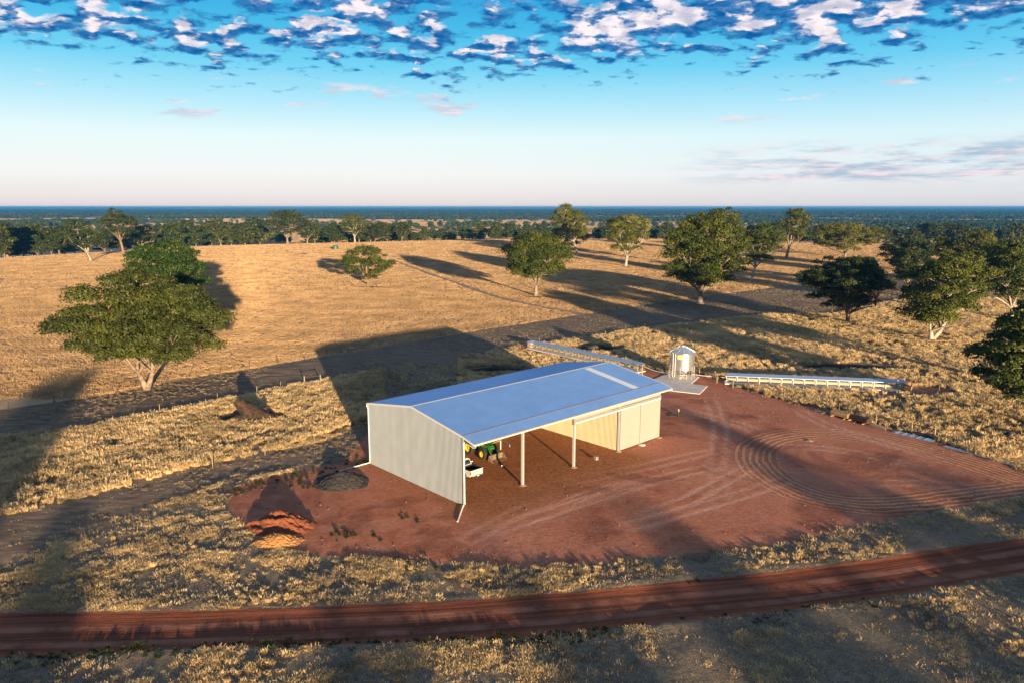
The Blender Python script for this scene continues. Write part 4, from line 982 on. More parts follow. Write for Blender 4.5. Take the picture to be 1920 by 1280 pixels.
# green tank on the crest
M['tankgreen'] = mat('dark_green_poly_tank', (.02, .09, .04), .5)
tk = empty('water_tank', Vector((*g(629, 468)[:2], zt(*g(629, 468)[:2]))), 0, 'small dark green round water tank near the crest of the golden field', 'water tank')
b = MB(); prof = [(2.05 + (.03 if i % 2 else 0), 2.3 * i / 12) for i in range(13)]; b.lathe(prof, 32); b.build('tank_body', M['tankgreen'], tk)
MB().lathe([(2.08, 2.3), (1.2, 2.55), (.35, 2.7), (.35, 2.78), (0, 2.8)], 32).build('tank_lid', M['tankgreen'], tk)

# ------------------------------------------------------------------ trees
def tube_np(pts, rad, seg=6):
    pts = np.asarray(pts, float); n = len(pts); V = []; d = np.gradient(pts, axis=0)
    d /= np.linalg.norm(d, axis=1, keepdims=True) + 1e-9
    ref = np.where(np.abs(d[:, 2:3]) < .9, np.array([[0, 0, 1.]]), np.array([[1., 0, 0]]))
    a = np.cross(d, ref); a /= np.linalg.norm(a, axis=1, keepdims=True); b = np.cross(d, a)
    t = np.linspace(0, 2 * np.pi, seg, endpoint=False)
    V = pts[:, None] + (a[:, None] * np.cos(t)[None, :, None] + b[:, None] * np.sin(t)[None, :, None]) * np.asarray(rad)[:, None, None]
    i = np.arange(n - 1)[:, None] * seg; k = np.arange(seg)[None]; k2 = (k + 1) % seg
    F = np.stack([i + k, i + k2, i + seg + k2, i + seg + k], -1).reshape(-1, 4)
    return V.reshape(-1, 3), F
def bez(a, b, c, n=6):
    t = np.linspace(0, 1, n)[:, None]; return (1 - t) ** 2 * a + 2 * t * (1 - t) * b + t * t * c
def tree_meshes(seed, H, rx, ry=None, zb=None, nc=45, cr=None, nl=260, ls=.36, trunk_r=None, lean=(0, 0), forks=1, fork_z=.12, shape='dome', leafm='leaf', barkm='bark', hole=.0, flat=.66, skirt=.0, limbs=6, top=None, split=1.3):
    """trunk with limbs, and a crown of many leaf clumps, as two meshes; the foot is at the origin"""
    r = np.random.default_rng(seed); ry = ry or rx; zb = H * .3 if zb is None else zb; cr = cr or rx * .27; trunk_r = trunk_r or H * .028
    cz = zb + (H - zb) * .45; nc = int(nc * 1.35); nl = nl * .9
    cl = []; tries = 0; ph = r.random(6) * 7
    while len(cl) < nc and tries < 9000:
        tries += 1
        a = r.random() * 2 * np.pi; u = r.uniform(-1, 1); u = u if r.random() < .55 else abs(u)
        s = np.sqrt(1 - u * u); rr = r.uniform(.28, .93) ** .6
        lob = 1 + .20 * np.sin(2 * a + ph[0]) + .17 * np.sin(3 * a + ph[1]) + .13 * np.sin(5 * a + ph[2]) + .08 * np.sin(4 * u * 2 + ph[3])
        if shape == 'umbrella': s = s ** .6 * (1.0 if u > -.2 else .75)
        if shape == 'tall': s = s * (1 - .25 * u)
        x, y = np.cos(a) * s * rr * (rx - cr * .6) * lob, np.sin(a) * s * rr * (ry - cr * .6) * lob
        z = cz + u * rr * ((H - cr * .5 - cz) if u > 0 else (cz - zb - cr * .3 * flat)) * (1 if u < 0 else (1 + .06 * np.sin(3 * a + ph[4])))
        z -= skirt * (x * x / rx ** 2 + y * y / ry ** 2) * (cz - zb)
        c = np.array([x + lean[0] * z / H, y + lean[1] * z / H, z]); k = cr * (.55 + .85 * r.random() ** 1.4)
        if hole and r.random() < hole and rr < .8: continue
        if any(np.linalg.norm((c - q[0]) * (1, 1, 1.15)) < .57 * (k + q[1]) for q in cl): continue
        cl.append((c, k))
    # fit the clumps to the wanted outline
    C_ = np.array([q[0] for q in cl]); K = np.array([q[1] for q in cl])
    ax = np.array([lean[0], lean[1]]) * .5
    for d_, hw in ((0, rx), (1, ry)):
        lo_, hi_ = (C_[:, d_] - K).min(), (C_[:, d_] + K).max(); C_[:, d_] = (C_[:, d_] - (lo_ + hi_) / 2) * (2 * hw) / (hi_ - lo_) + ax[d_] * (1 + .0 * d_)
    lo_, hi_ = (C_[:, 2] - K * flat).min(), (C_[:, 2] + K * flat).max(); C_[:, 2] = zb + (C_[:, 2] - lo_) * (H - zb) / (hi_ - lo_)
    cl = [(C_[i_], K[i_]) for i_ in range(len(K))]
    V = []; F = []; off = 0
    def put(v, f):
        nonlocal off
        V.append(v); F.append(f + off); off += len(v)
    # trunks
    fz = max(zb * .8, H * fork_z); tips = []; base = np.zeros(3)
    for k in range(forks):
        a0 = r.random() * 6.28 if forks == 1 else (np.pi * k + .15); sp_ = split * (0 if forks == 1 else 1)
        e = np.array([np.cos(a0) * sp_ + lean[0] * fz / H, np.sin(a0) * sp_ * .4 + lean[1] * fz / H, fz])
        mid = np.array([e[0] * .35, e[1] * .35, fz * .5]) + np.append(r.normal(0, .03 * H * .3, 2), 0)
        p_ = bez(np.array([0, 0, -.4]), mid, e, 8); tr_ = trunk_r * (1 if forks == 1 else .74)
        rad = np.linspace(tr_ * 1.0, tr_ * .72, 8); rad[0] *= 1.5; rad[1] *= 1.12
        put(*tube_np(p_, rad, 9)); tips.append((e, tr_ * .72))
    lim = []
    nl_ = limbs
    for k in range(nl_):
        e, tr_ = tips[k % len(tips)]
        a = 2 * np.pi * (k + r.uniform(-.3, .3)) / nl_; rise = r.uniform(.15, .62)
        end = np.array([np.cos(a) * rx * .55 * (1.1 - rise * .5), np.sin(a) * ry * .55 * (1.1 - rise * .5), fz + (H - fz) * rise]) + np.array([lean[0], lean[1], 0]) * .5
        mid = e * .55 + end * .45 + np.array([0, 0, .06 * H]) + r.normal(0, rx * .05, 3)
        p_ = bez(e - np.array([0, 0, tr_ * .4]), mid, end, 7); put(*tube_np(p_, np.linspace(tr_ * .62, tr_ * .22, 7), 6)); lim.append((p_, tr_))
    e, tr_ = tips[0]; end = np.array([lean[0] * .8, lean[1] * .8, zb + (H - zb) * .8]); p_ = bez(e, e * .5 + end * .5 + r.normal(0, rx * .06, 3), end, 7); put(*tube_np(p_, np.linspace(tr_ * .8, tr_ * .2, 7), 6)); lim.append((p_, tr_))
    for c, k in cl:
        best = min(((np.linalg.norm(q - c) + .25 * abs(j - 3) * rx * .05 + (3 if q[2] > c[2] + .5 else 0), q, L_[1]) for L_ in lim for j, q in enumerate(L_[0][1:])), key=lambda t: t[0])
        q = best[1]; m_ = (q + c) / 2 + r.normal(0, .05 * rx, 3)
        p_ = bez(q, m_, c, 5); put(*tube_np(p_, np.linspace(best[2] * .26, best[2] * .06, 5), 5))
        if r.random() < .10:                                      # a dead bare branch reaching past the leaves
            d_ = c - np.array([0, 0, cz]); d_ /= np.linalg.norm(d_); w_ = c + d_ * k * 1.55; put(*tube_np(bez(c, (c + w_) / 2 + r.normal(0, .3, 3), w_, 4), np.linspace(best[2] * .10, best[2] * .02, 4), 4))
        for j in range(2):                                        # twigs fanning into the clump
            w_ = c + r.normal(0, 1, 3) * k * np.array([.55, .55, .3]); put(*tube_np(bez(p_[2], (p_[2] + w_) / 2 + r.normal(0, .2, 3), w_, 4), np.linspace(best[2] * .1, best[2] * .03, 4), 4))
    tm = np_mesh('trunk', np.vstack(V), np.vstack(F), M[barkm], True)
    # leaves
    LV = []; TN = []
    for c, k in cl:
        n = int(nl * 1.7 * (k / cr) ** 2)
        d = r.normal(0, 1, (n, 3)); d /= np.linalg.norm(d, axis=1, keepdims=True); d[:, 2] = np.where(d[:, 2] < -.35, -d[:, 2] * .6, d[:, 2])
        sub = 1 + .22 * np.sin(d[:, 0] * 5 + c[0]) * np.sin(d[:, 1] * 5 + c[1]) + .14 * np.sin(d[:, 2] * 9 + c[2])
        pr_ = r.uniform(.45, 1.06, n) ** .7 * sub
        p_ = c + d * (pr_ * k)[:, None] * np.array([1, 1, flat])
        nrm = d + r.normal(0, .55, (n, 3)); nrm /= np.linalg.norm(nrm, axis=1, keepdims=True)
        t1 = np.cross(nrm, r.normal(0, 1, (n, 3))); t1 /= np.linalg.norm(t1, axis=1, keepdims=True); t2 = np.cross(nrm, t1)
        s1 = (ls * 1.12 * r.uniform(.55, 1.25, n))[:, None]; s2 = s1 * r.uniform(.5, .85, n)[:, None]
        q = np.stack([p_ - t1 * s1 * .5, p_ + t2 * s2 * .6, p_ + t1 * s1 * .5, p_ - t2 * s2 * .6], 1)
        LV.append(q.reshape(-1, 3)); tn = np.clip(r.uniform(.15, .75) + r.normal(0, .16, n), 0, 1); TN.append(np.repeat(tn, 4))
    LV = np.vstack(LV); LF = np.arange(len(LV)).reshape(-1, 4)
    cm = np_mesh('crown', LV, LF, M[leafm])
    at = cm.attributes.new('tone', 'FLOAT', 'POINT'); at.data.foreach_set('value', np.concatenate(TN).astype(np.float32))
    return tm, cm
def plant(meshes, loc, label, rz=0, scale=1, group=None, cat='tree', name='gum_tree', sz=None):
    loc = Vector((loc[0], loc[1], zt(loc[0], loc[1]))); e = empty(name, loc, rz, label, cat, group)
    e.scale = (scale, scale, scale * (sz or 1))
    for nm, me in zip(('trunk', 'crown'), meshes): link(bpy.data.objects.new(nm, me), e)
    return e
def metrics(u, v, top, x0, x1, extra=0):
    P = g(u, v); d = P.y * cp + CH * sp
    # camera-forward distance of the foot; height from the top pixel and width from the side pixels
    ra = ray(u, top); t = math.hypot(P.x, P.y) / math.hypot(ra.x, ra.y); H = CH + ra.z * t
    return P, H, (x1 - x0) / FPX * d / 2
HERO = [
 # foot u,v, top, x0,x1, zb fraction, options, label
 (275, 728, 497, 108, 423, .17, dict(nc=125, nl=520, ls=.33, cr=2.15, flat=.72, shape='dome', leafm='leaf_olive', barkm='bark', forks=2, fork_z=.12, trunk_r=.62, limbs=11, skirt=.30, hole=.16, split=1.15, ry=10.5), 'wide spreading gum tree with forked pale trunk, nearest on the left at the fence'),
 (325, 592, 447, 253, 398, .14, dict(nc=80, nl=380, ls=.40, cr=2.6, leafm='leaf_green', forks=1, flat=.7), 'bright green domed tree directly behind the wide spreading gum'),
 (690, 535, 459, 641, 740, .10, dict(nc=44, nl=220, ls=.42, cr=2.0, leafm='leaf', forks=1, hole=.2, barkm='bark_d', trunk_r=.5, limbs=7), 'lone small bushy tree in the middle of the golden pasture'),
 (1005, 555, 432, 941, 1078, .19, dict(nc=125, nl=330, ls=.42, cr=2.7, leafm='leaf', barkm='bark', trunk_r=.72, flat=.85), 'round crowned gum with straight pale trunk, centre of the pasture'),
 (1083, 478, 380, 1027, 1108, .30, dict(nc=46, nl=260, ls=.55, cr=3.4, leafm='leaf_yel', barkm='bark_w', trunk_r=.8, shape='tall', hole=.25), 'tall open gum rising behind the round crowned centre tree'),
 (1062, 472, 418, 1026, 1112, .12, dict(nc=40, nl=260, ls=.55, cr=3.2, leafm='leaf_dark', barkm='bark_d', trunk_r=.6), 'low dark tree at the foot of the tall open gum'),
 (1173, 500, 402, 1134, 1222, .22, dict(nc=58, nl=250, ls=.46, cr=2.6, leafm='leaf_yel', barkm='bark_w', trunk_r=.75, hole=.3, limbs=8), 'open crowned gum with thick pale trunk right of the tall gum'),
 (1313, 570, 392, 1224, 1393, .12, dict(nc=150, nl=350, ls=.44, cr=2.9, leafm='leaf', barkm='bark', trunk_r=.95, hole=.12, limbs=9, flat=.7), 'largest gum tree, massive dark-trunked tree right of centre on the lane edge'),
 (1352, 505, 387, 1305, 1392, .3, dict(nc=50, nl=260, ls=.5, cr=3.2, leafm='leaf', barkm='bark', trunk_r=.7), 'tall gum showing its top over the largest tree'),
 (1408, 528, 418, 1378, 1462, .30, dict(nc=44, nl=220, ls=.46, cr=2.5, leafm='leaf', barkm='bark_w', trunk_r=.6, hole=.3, limbs=7), 'slim open gum with bare pale trunk right of the largest tree'),
 (1474, 485, 390, 1450, 1515, .30, dict(nc=40, nl=240, ls=.55, cr=3.0, leafm='leaf_yel', barkm='bark', trunk_r=.85, hole=.25, lean=(1.5, 0)), 'tall narrow gum with a bare leaning trunk near the right crest'),
 (1585, 482, 416, 1519, 1655, .10, dict(nc=85, nl=260, ls=.55, cr=3.4, leafm='leaf_yel', barkm='bark', trunk_r=.8), 'broad yellow-green gum clump behind the dark round tree'),
 (1588, 606, 475, 1500, 1688, .17, dict(nc=95, nl=420, ls=.36, cr=2.5, leafm='leaf_dark', barkm='bark_d', trunk_r=.62, flat=.62, shape='umbrella'), 'dark round-headed tree standing in a ring of rails'),
 (1745, 640, 470, 1690, 1862, .15, dict(nc=85, nl=380, ls=.36, cr=2.4, leafm='leaf', barkm='bark_w', trunk_r=.75, forks=2, split=1.2, lean=(2.2, 0), hole=.12), 'gum tree with a leaning white forked trunk, right side'),
 (1690, 520, 438, 1655, 1748, .12, dict(nc=46, nl=260, ls=.5, cr=2.8, leafm='leaf_dark', barkm='bark_d', trunk_r=.55), 'dark bushy tree between the yellow-green clump and the white-trunked gum'),
 (1752, 515, 442, 1720, 1800, .12, dict(nc=46, nl=260, ls=.5, cr=2.8, leafm='leaf', barkm='bark_d', trunk_r=.55), 'mid green bushy tree just behind the top of the white-trunked gum'),
 (1830, 520, 432, 1788, 1872, .16, dict(nc=50, nl=260, ls=.5, cr=2.9, leafm='leaf_yel', barkm='bark', trunk_r=.7), 'sunlit yellow-green gum top at the upper right'),
 (1895, 600, 446, 1835, 1968, .18, dict(nc=80, nl=320, ls=.42, cr=2.8, leafm='leaf', barkm='bark_w', trunk_r=.7, hole=.2, limbs=8), 'tall gum with pale limbs at the right edge behind the nearest right tree'),
 (1940, 800, 560, 1818, 2062, .12, dict(nc=95, nl=520, ls=.33, cr=1.9, leafm='leaf', barkm='bark_w', trunk_r=.6, flat=.7), 'nearest tree on the right, dense dark crown cut by the picture edge'),
 (1815, 572, 452, 1772, 1872, .12, dict(nc=60, nl=280, ls=.45, cr=2.7, leafm='leaf', barkm='bark_d', trunk_r=.6, hole=.15), 'mid green gum filling the gap behind the white forked gum'),
 (1925, 545, 438, 1880, 1985, .14, dict(nc=55, nl=260, ls=.5, cr=3.0, leafm='leaf_dark', barkm='bark', trunk_r=.6, hole=.15), 'dark gum farthest back at the right picture edge'),
 (1700, 545, 462, 1668, 1740, .14, dict(nc=34, nl=240, ls=.45, cr=2.4, leafm='leaf_dark', barkm='bark', trunk_r=.5, hole=.25), 'small dark gum just left of the white forked gum, behind it'),
 (171, 490, 410, 128, 186, .22, dict(nc=30, nl=220, ls=.5, cr=2.6, leafm='leaf_dark', barkm='bark_w', trunk_r=.55, hole=.2, lean=(-3.5, 0), limbs=5), 'crooked leaning tree with pale trunk on the left crest'),
 (231, 476, 389, 190, 262, .34, dict(nc=36, nl=240, ls=.55, cr=3.2, leafm='leaf_dark', barkm='bark_d', trunk_r=.75, hole=.2), 'tall gum with brown trunk highest on the left skyline'),
 (263, 466, 418, 239, 300, .2, dict(nc=34, nl=240, ls=.55, cr=3.0, leafm='leaf_dark', barkm='bark', trunk_r=.6, hole=.2), 'rounded gum just right of the tall left skyline tree'),
 (539, 458, 391, 496, 582, .24, dict(nc=60, nl=240, ls=.6, cr=4.0, leafm='leaf_dark', barkm='bark', trunk_r=1.0), 'big dome shaped gum on the crest left of centre'),
 (576, 456, 413, 555, 602, .2, dict(nc=30, nl=220, ls=.6, cr=3.4, leafm='leaf_dark', barkm='bark', trunk_r=.7), 'smaller gum touching the right side of the big crest gum'),
 (665, 454, 398, 640, 690, .22, dict(nc=36, nl=220, ls=.6, cr=3.8, leafm='leaf', barkm='bark_w', trunk_r=.85), 'tall round gum with pale trunk on the crest behind the lone bushy tree'),
 (702, 453, 414, 688, 736, .16, dict(nc=34, nl=220, ls=.6, cr=3.6, leafm='leaf_dark', barkm='bark_d', trunk_r=.6), 'dark bushy gum on the crest right of the tall round one'),
]
for i, (u, v, top, x0, x1, zf, opt, lb) in enumerate(HERO):
    P, H, rx = metrics(u, v, top, x0, x1)
    o = dict(opt); o.setdefault('seed', 100 + i); fx = ((x0 + x1) / 2 - u) / FPX * (P.y * cp + CH * sp)
    if abs(fx) > 1 and 'lean' not in o: o['lean'] = (fx * 2, 0)
    elif 'lean' in o: o['lean'] = (fx * 2, 0)
    if u > 1950: o['lean'] = (0, 0)
    sd_ = o.pop('seed'); plant(tree_meshes(sd_, H, rx, zb=H * zf, **o), P, lb)

# shared trees for the woods beyond the crest
VAR = [tree_meshes(300 + k, 17, [7.5, 6.5, 8.5, 6][k % 4], zb=[1.2, .8, 2.2, 1.5][k % 4], nc=26, nl=95, ls=1.0, cr=2.9, leafm=['leaf_dark', 'leaf_olive', 'leaf_dark', 'leaf_dark'][k % 4], hole=[.1, .35, .2, .4][k % 4], shape=['dome', 'tall', 'umbrella'][k % 3], barkm=['bark_d', 'bark', 'bark_d', 'bark_d'][k % 4], trunk_r=.5, limbs=5) for k in range(6)]
def crest_tree(px, behind, h, k, label, group, wide=1.0):
    az_ = (px - 960) / FPX / cp
    y_ = float(np.interp(px, _cx, _cy)) + behind; x_ = az_ * (y_ * cp + CH * sp)
    s_ = h / 17; e = plant(VAR[k % 6], (x_, y_), label, rz=k * 1.7 + px, scale=s_ * wide, group=group, sz=1 / wide); return e
G1 = 'dark gum trees packed along the far side of the crest'
rr_ = random.Random(21)
MARKS = [(-60, 'left picture edge'), (171, 'crooked leaning crest tree'), (231, 'tall left skyline tree'), (325, 'bright green domed tree'), (539, 'big dome crest gum'), (665, 'tall round crest gum'), (702, 'dark bushy crest gum'), (1005, 'round crowned centre tree'), (1173, 'open crowned gum'), (1313, 'largest gum'), (1474, 'narrow leaning gum'), (1585, 'broad yellow-green clump'), (1745, 'white forked gum'), (1895, 'pale limbed edge gum')]
ORD = ['first', 'second', 'third', 'fourth', 'fifth', 'sixth', 'seventh', 'eighth', 'ninth', 'tenth', 'eleventh', 'twelfth', 'thirteenth', 'fourteenth', 'fifteenth', 'sixteenth', 'seventeenth', 'eighteenth', 'nineteenth', 'twentieth', 'twenty-first', 'twenty-second', 'twenty-third', 'twenty-fourth', 'twenty-fifth', 'twenty-sixth']
def crest_labels(pxs, tail):
    out = {}; cnt = {}
    for px in sorted(pxs):
        mk = max((m_ for m_ in MARKS if m_[0] <= px), key=lambda m_: m_[0]); cnt[mk] = cnt.get(mk, 0) + 1
        out[px] = ORD[cnt[mk] - 1] + ' gum to the right of the ' + mk[1] + tail
    return out
P1_ = [px + rr_.uniform(-6, 6) for px in list(range(-40, 135, 8)) + list(range(140, 300, 14)) + list(range(320, 500, 9)) + list(range(590, 760, 8))]
for px, lb in crest_labels(P1_, ', packed row behind crest').items():
    crest_tree(px, rr_.uniform(12, 110), rr_.uniform(11, 25) if px < 600 else rr_.uniform(10, 20), rr_.randrange(6), lb, G1, rr_.uniform(1.0, 1.35))
G2 = 'scattered gum trees beyond the crest in the middle'
H2 = {757: 18, 796: 15, 830: 13, 850: 11, 905: 19, 925: 12, 931: 18, 1120: 13, 1132: 14, 1141: 22, 1230: 15, 1242: 17, 1254: 15, 1265: 11, 970: 12, 990: 15, 870: 9, 845: 9, 815: 8, 1015: 16, 955: 17, 780: 9}
for px, lb in crest_labels(H2, ', standing apart beyond crest').items():
    crest_tree(px, rr_.uniform(15, 90), H2[px], rr_.randrange(6), lb, G2, rr_.uniform(.9, 1.2))
G3 = 'gum trees on the right behind the sunlit stripes'
P3_ = [px + rr_.uniform(-8, 8) for px in range(1395, 1960, 20)]
for px, lb in crest_labels(P3_, ', loose row behind pasture').items():
    crest_tree(px, rr_.uniform(-10, 120), rr_.uniform(13, 19), rr_.randrange(6), lb, G3, rr_.uniform(1.0, 1.35))
G4 = 'gum trees in the valley paddocks'
n4 = 0
while n4 < 120:
    y_ = 740 + 900 * rr_.random() ** 1.2; x_ = rr_.uniform(-.76, .76) * y_
    wv = float(woods(np.array([x_]), np.array([y_]))[0])
    if rr_.random() > (.95 if wv > .47 else .10): continue
    plant(VAR[rr_.randrange(6)], (x_, y_), 'gum tree out in the valley paddocks beyond the crest', rz=rr_.uniform(0, 6), scale=rr_.uniform(.6, 1.05), group=G4); n4 += 1
# trees on this side of the camera and to its right, whose shadows fall across the yard
G5 = 'gum trees behind the camera'
def s2w(q, s): return (q * .9418 - s * .3363, q * .3363 + s * .9418)
SHVAR = [tree_meshes(400 + k, 20, 9, zb=5, nc=42, nl=150, ls=.7, cr=2.9, trunk_r=.6, limbs=7) for k in range(2)]
K_ = 1 / math.tan(R(SUN_EL))
SHADE = [  # lateral place, where the shadow's tip falls, height, width factor
 (57, 92, 20, .92), (34.5, 62, 17, .70), (-17, 88, 20, .8), (-30, 150, 24, .8),
 (-8, 50, 19, .9), (6, 54, 19, .9), (19, 57, 20, .9), (31, 50, 19, 1.0), (44, 47, 19, 1.0), (70, 60, 20, 1.1), (-35, 95, 21, 1.1), (118, 300, 24, 1.1)]
for i, (q, tip, h, wf) in enumerate(SHADE):
    s_ = tip - h * K_; x_, y_ = s2w(q, s_)
    plant(SHVAR[i % 2], (x_, y_), 'gum tree outside the picture on the near side, one of those shading the road', rz=i * 1.3, scale=h / 20 * wf, group=G5, sz=1 / wf)

# ------------------------------------------------------------------ scattering by geometry nodes
def scatter(name, label, cat, P, S, Rz, variants, tilt=.15):
    me = bpy.data.meshes.new(name); me.vertices.add(len(P)); me.vertices.foreach_set('co', np.asarray(P, np.float32).ravel())
    a = me.attributes.new('sc', 'FLOAT_VECTOR', 'POINT'); S = np.asarray(S, np.float32)
    if S.ndim == 1: S = np.stack([S, S, S], 1)
    a.data.foreach_set('vector', np.ascontiguousarray(S).ravel())
    rt = np.stack([rng.normal(0, tilt, len(P)), rng.normal(0, tilt, len(P)), Rz], 1).astype(np.float32)
    a = me.attributes.new('rt', 'FLOAT_VECTOR', 'POINT'); a.data.foreach_set('vector', rt.ravel())
    a = me.attributes.new('ix', 'INT', 'POINT'); a.data.foreach_set('value', rng.integers(0, len(variants), len(P)).astype(np.int32))
    o = link(bpy.data.objects.new(name, me)); tag(o, label, cat, kind='stuff')
    ng = bpy.data.node_groups.new(name + '_nodes', 'GeometryNodeTree')
    ng.interface.new_socket('Geometry', in_out='INPUT', socket_type='NodeSocketGeometry'); ng.interface.new_socket('Geometry', in_out='OUTPUT', socket_type='NodeSocketGeometry')
    N_ = ng.nodes; Lk = ng.links
    gi = N_.new('NodeGroupInput'); go = N_.new('NodeGroupOutput'); jn = N_.new('GeometryNodeJoinGeometry')
    for v in reversed(variants):
        oi = N_.new('GeometryNodeObjectInfo'); oi.inputs['Object'].default_value = v; oi.inputs['As Instance'].default_value = True; Lk.new(oi.outputs['Geometry'], jn.inputs[0])
    ip = N_.new('GeometryNodeInstanceOnPoints'); ip.inputs['Pick Instance'].default_value = True
    def na(n_, t):
        q = N_.new('GeometryNodeInputNamedAttribute'); q.data_type = t; q.inputs['Name'].default_value = n_; return q.outputs['Attribute']
    Lk.new(gi.outputs[0], ip.inputs['Points']); Lk.new(jn.outputs[0], ip.inputs['Instance']); Lk.new(na('ix', 'INT'), ip.inputs['Instance Index'])
    Lk.new(na('rt', 'FLOAT_VECTOR'), ip.inputs['Rotation']); Lk.new(na('sc', 'FLOAT_VECTOR'), ip.inputs['Scale']); Lk.new(ip.outputs[0], go.inputs[0])
    md = o.modifiers.new('scatter', 'NODES'); md.node_group = ng
    return o
def tuft(name, seed, nb, spread, h, wd, m_, droop=.35, flare=.5):
    """a clump of narrow blades: radius of the foot, height, blade width"""
    r = np.random.default_rng(seed); V = []; F = []
    for i in range(nb):
        a = r.random() * 6.28; rr = spread * math.sqrt(r.random()); b = np.array([math.cos(a) * rr, math.sin(a) * rr, -.03])
        hh = h * r.uniform(.55, 1.1); o_ = a + r.normal(0, .8); out = np.array([math.cos(o_), math.sin(o_), 0]) * flare * hh * r.uniform(.2, 1.1)
        sd_ = np.array([-math.sin(o_ + r.normal(0, .9)), math.cos(o_), 0]) * wd * r.uniform(.6, 1.3)
        m1 = b + out * .45 + np.array([0, 0, hh * .65]); t = b + out + np.array([0, 0, hh * (1 - droop * r.random())])
        k = len(V); V += [b - sd_ * .5, b + sd_ * .5, m1 + sd_ * .55, m1 - sd_ * .55, t + sd_ * .25, t - sd_ * .25]; F += [(k, k + 1, k + 2, k + 3), (k + 3, k + 2, k + 4, k + 5)]
    return bpy.data.objects.new(name, np_mesh(name, np.array(V), np.array(F), m_))
def pts_in(x0, x1, y0, y1, n):
    return rng.uniform(x0, x1, n), rng.uniform(y0, y1, n)
def lift(x, y): return np.stack([x, y, macro(x, y)], 1)
def frustum(x, y, m_=1.06): return np.abs(x) < (960 / FPX) * m_ * (y * cp + CH * sp) + 3

# tall dry tussocks
n = 340000; x, y = pts_in(-130, 165, 36, 235, n); k = frustum(x, y); x, y = x[k], y[k]; f = fields(x, y)
den = fbm(x / 5.5, y / 4.0, 3); den2 = fbm(x / 22 + 9, y / 16, 2); den3 = fbm(x / 1.6 + 4, y / 1.6, 2)
free = (f['road'] < -.5) & (f['lane'] < -.1) & (f['field'] < -.3) & (f['burn'] < -.12) & (f['pad'] < -.25) & (f['mtrk'] > .9)
upper = (y > 60) & ((x < -5) & (sdf(np.stack([x, y], 1), P_LANE2) < 0) & (y > 64 + 0 * x) | (y > 84))
south = f['rlat'] < 0
# bands of thick grass: between the lanes on the left and all the right-hand paddock
px_ = 960 + FPX * x / (y * cp + CH * sp); py_ = 640 + FPX * (CH * cp - y * sp) / (y * cp + CH * sp)
bandL = (px_ < 720) & (py_ < 985 - .35 * px_ * 1.0 + 40)
bandR = (px_ > 860) & (py_ < 860)
low = ~(bandL | bandR)
prob = np.where(bandL, np.clip((den - .33) * 6 + .35, .3, 1), np.where(bandR, np.clip((den - .36) * 6 + .3, .22, 1), np.clip((den - .57) * 4, 0.005, .35)))
prob = np.where(bandR & (den2 < .46), prob * .55, prob)
shedP = np.array([shed_pt(-1, -2)[:2], shed_pt(SL + 1, -2)[:2], shed_pt(SL + 1, SW + 2)[:2], shed_pt(-1, SW + 2)[:2]])
prob = np.where(sdf(np.stack([x, y], 1), shedP) > 0, 0, prob)
keep = free & (rng.random(len(x)) < prob)
x, y, low, den3 = x[keep], y[keep], low[keep], den3[keep]
S = rng.uniform(.42, 1.02, len(x)) * np.where(low, .50, 1.0) * (.75 + .5 * den3); S3 = np.stack([S * 1.15, S * 1.15, S], 1)
TU = [tuft('tussock', 50 + i, 64, .36, .74, .05, M['straw'], .3, .6) for i in range(4)]
print('tussocks', len(x))
scatter('tussock_grass', 'tall pale dry tussock grass in the paddocks around the yard', 'grass', lift(x, y), S3, rng.random(len(x)) * 6.28, TU)
# low matted grass on the verges in front
n = 260000; x, y = pts_in(-75, 75, 36, 92, n); k = frustum(x, y); x, y = x[k], y[k]; f = fields(x, y)
px_ = 960 + FPX * x / (y * cp + CH * sp); py_ = 640 + FPX * (CH * cp - y * sp) / (y * cp + CH * sp)
den = fbm(x / 3.2, y / 2.4, 4, .6); dl = fbm(x / 17 + 2, y / 12 + 5, 2)
free = (f['road'] < -.25) & (f['lane'] < .2) & (f['burn'] < -.12) & (f['pad'] < -.1) & (f['mtrk'] > .8) & ~((px_ < 720) & (py_ < 1025 - .35 * px_)) & ~((px_ > 860) & (py_ < 860))
dens_here = np.where(f['rlat'] > 0, 1.0, .8) * np.where(px_ > 1250, .55, 1.0)
keep = free & (rng.random(len(x)) < np.clip((den - .50 + .25 * (dl - .5)) * 5.5, .025, 1) * dens_here)
x, y = x[keep], y[keep]
LT = [tuft('low_tuft', 60 + i, 44, .42, .30, .028, M['straw'], .45, 1.0) for i in range(4)]
print('low', len(x))
scatter('low_grass', 'low matted straw grass on the verges either side of the road', 'grass', lift(x, y), rng.uniform(.38, 1.0, len(x)), rng.random(len(x)) * 6.28, LT)
# short litter and stubble between them, on the lanes and the verges
n = 230000; x, y = pts_in(-130, 190, 36, 260, n); k = frustum(x, y); x, y = x[k], y[k]; f = fields(x, y)
free = (f['road'] < -.25) & (f['field'] < 0) & (f['burn'] < 0.05) & (f['pad'] < .2 + 2.0 * (fbm(x / 3, y / 3, 2) - .5)) & (sdf(np.stack([x, y], 1), shedP) < 0) & (f['mtrk'] > .5)
keep = free & (rng.random(len(x)) < np.where(f['lane'] > 0, .60, .62) * np.clip((fbm(x / 2.5, y / 2.5, 2) - .3) * 4, .15, 1))
x, y = x[keep], y[keep]; S = rng.uniform(.5, 1.2, len(x)) * np.where(f['lane'][keep] > 0, .6, 1.0)
ST = [tuft('stubble', 70 + i, 34, .45, .24, .05, M['stubble'], .5, 1.1) for i in range(3)]
print('stubble', len(x))
scatter('short_grass', 'short grey-brown slashed grass on the lanes and verges', 'grass', lift(x, y), S, rng.random(len(x)) * 6.28, ST)
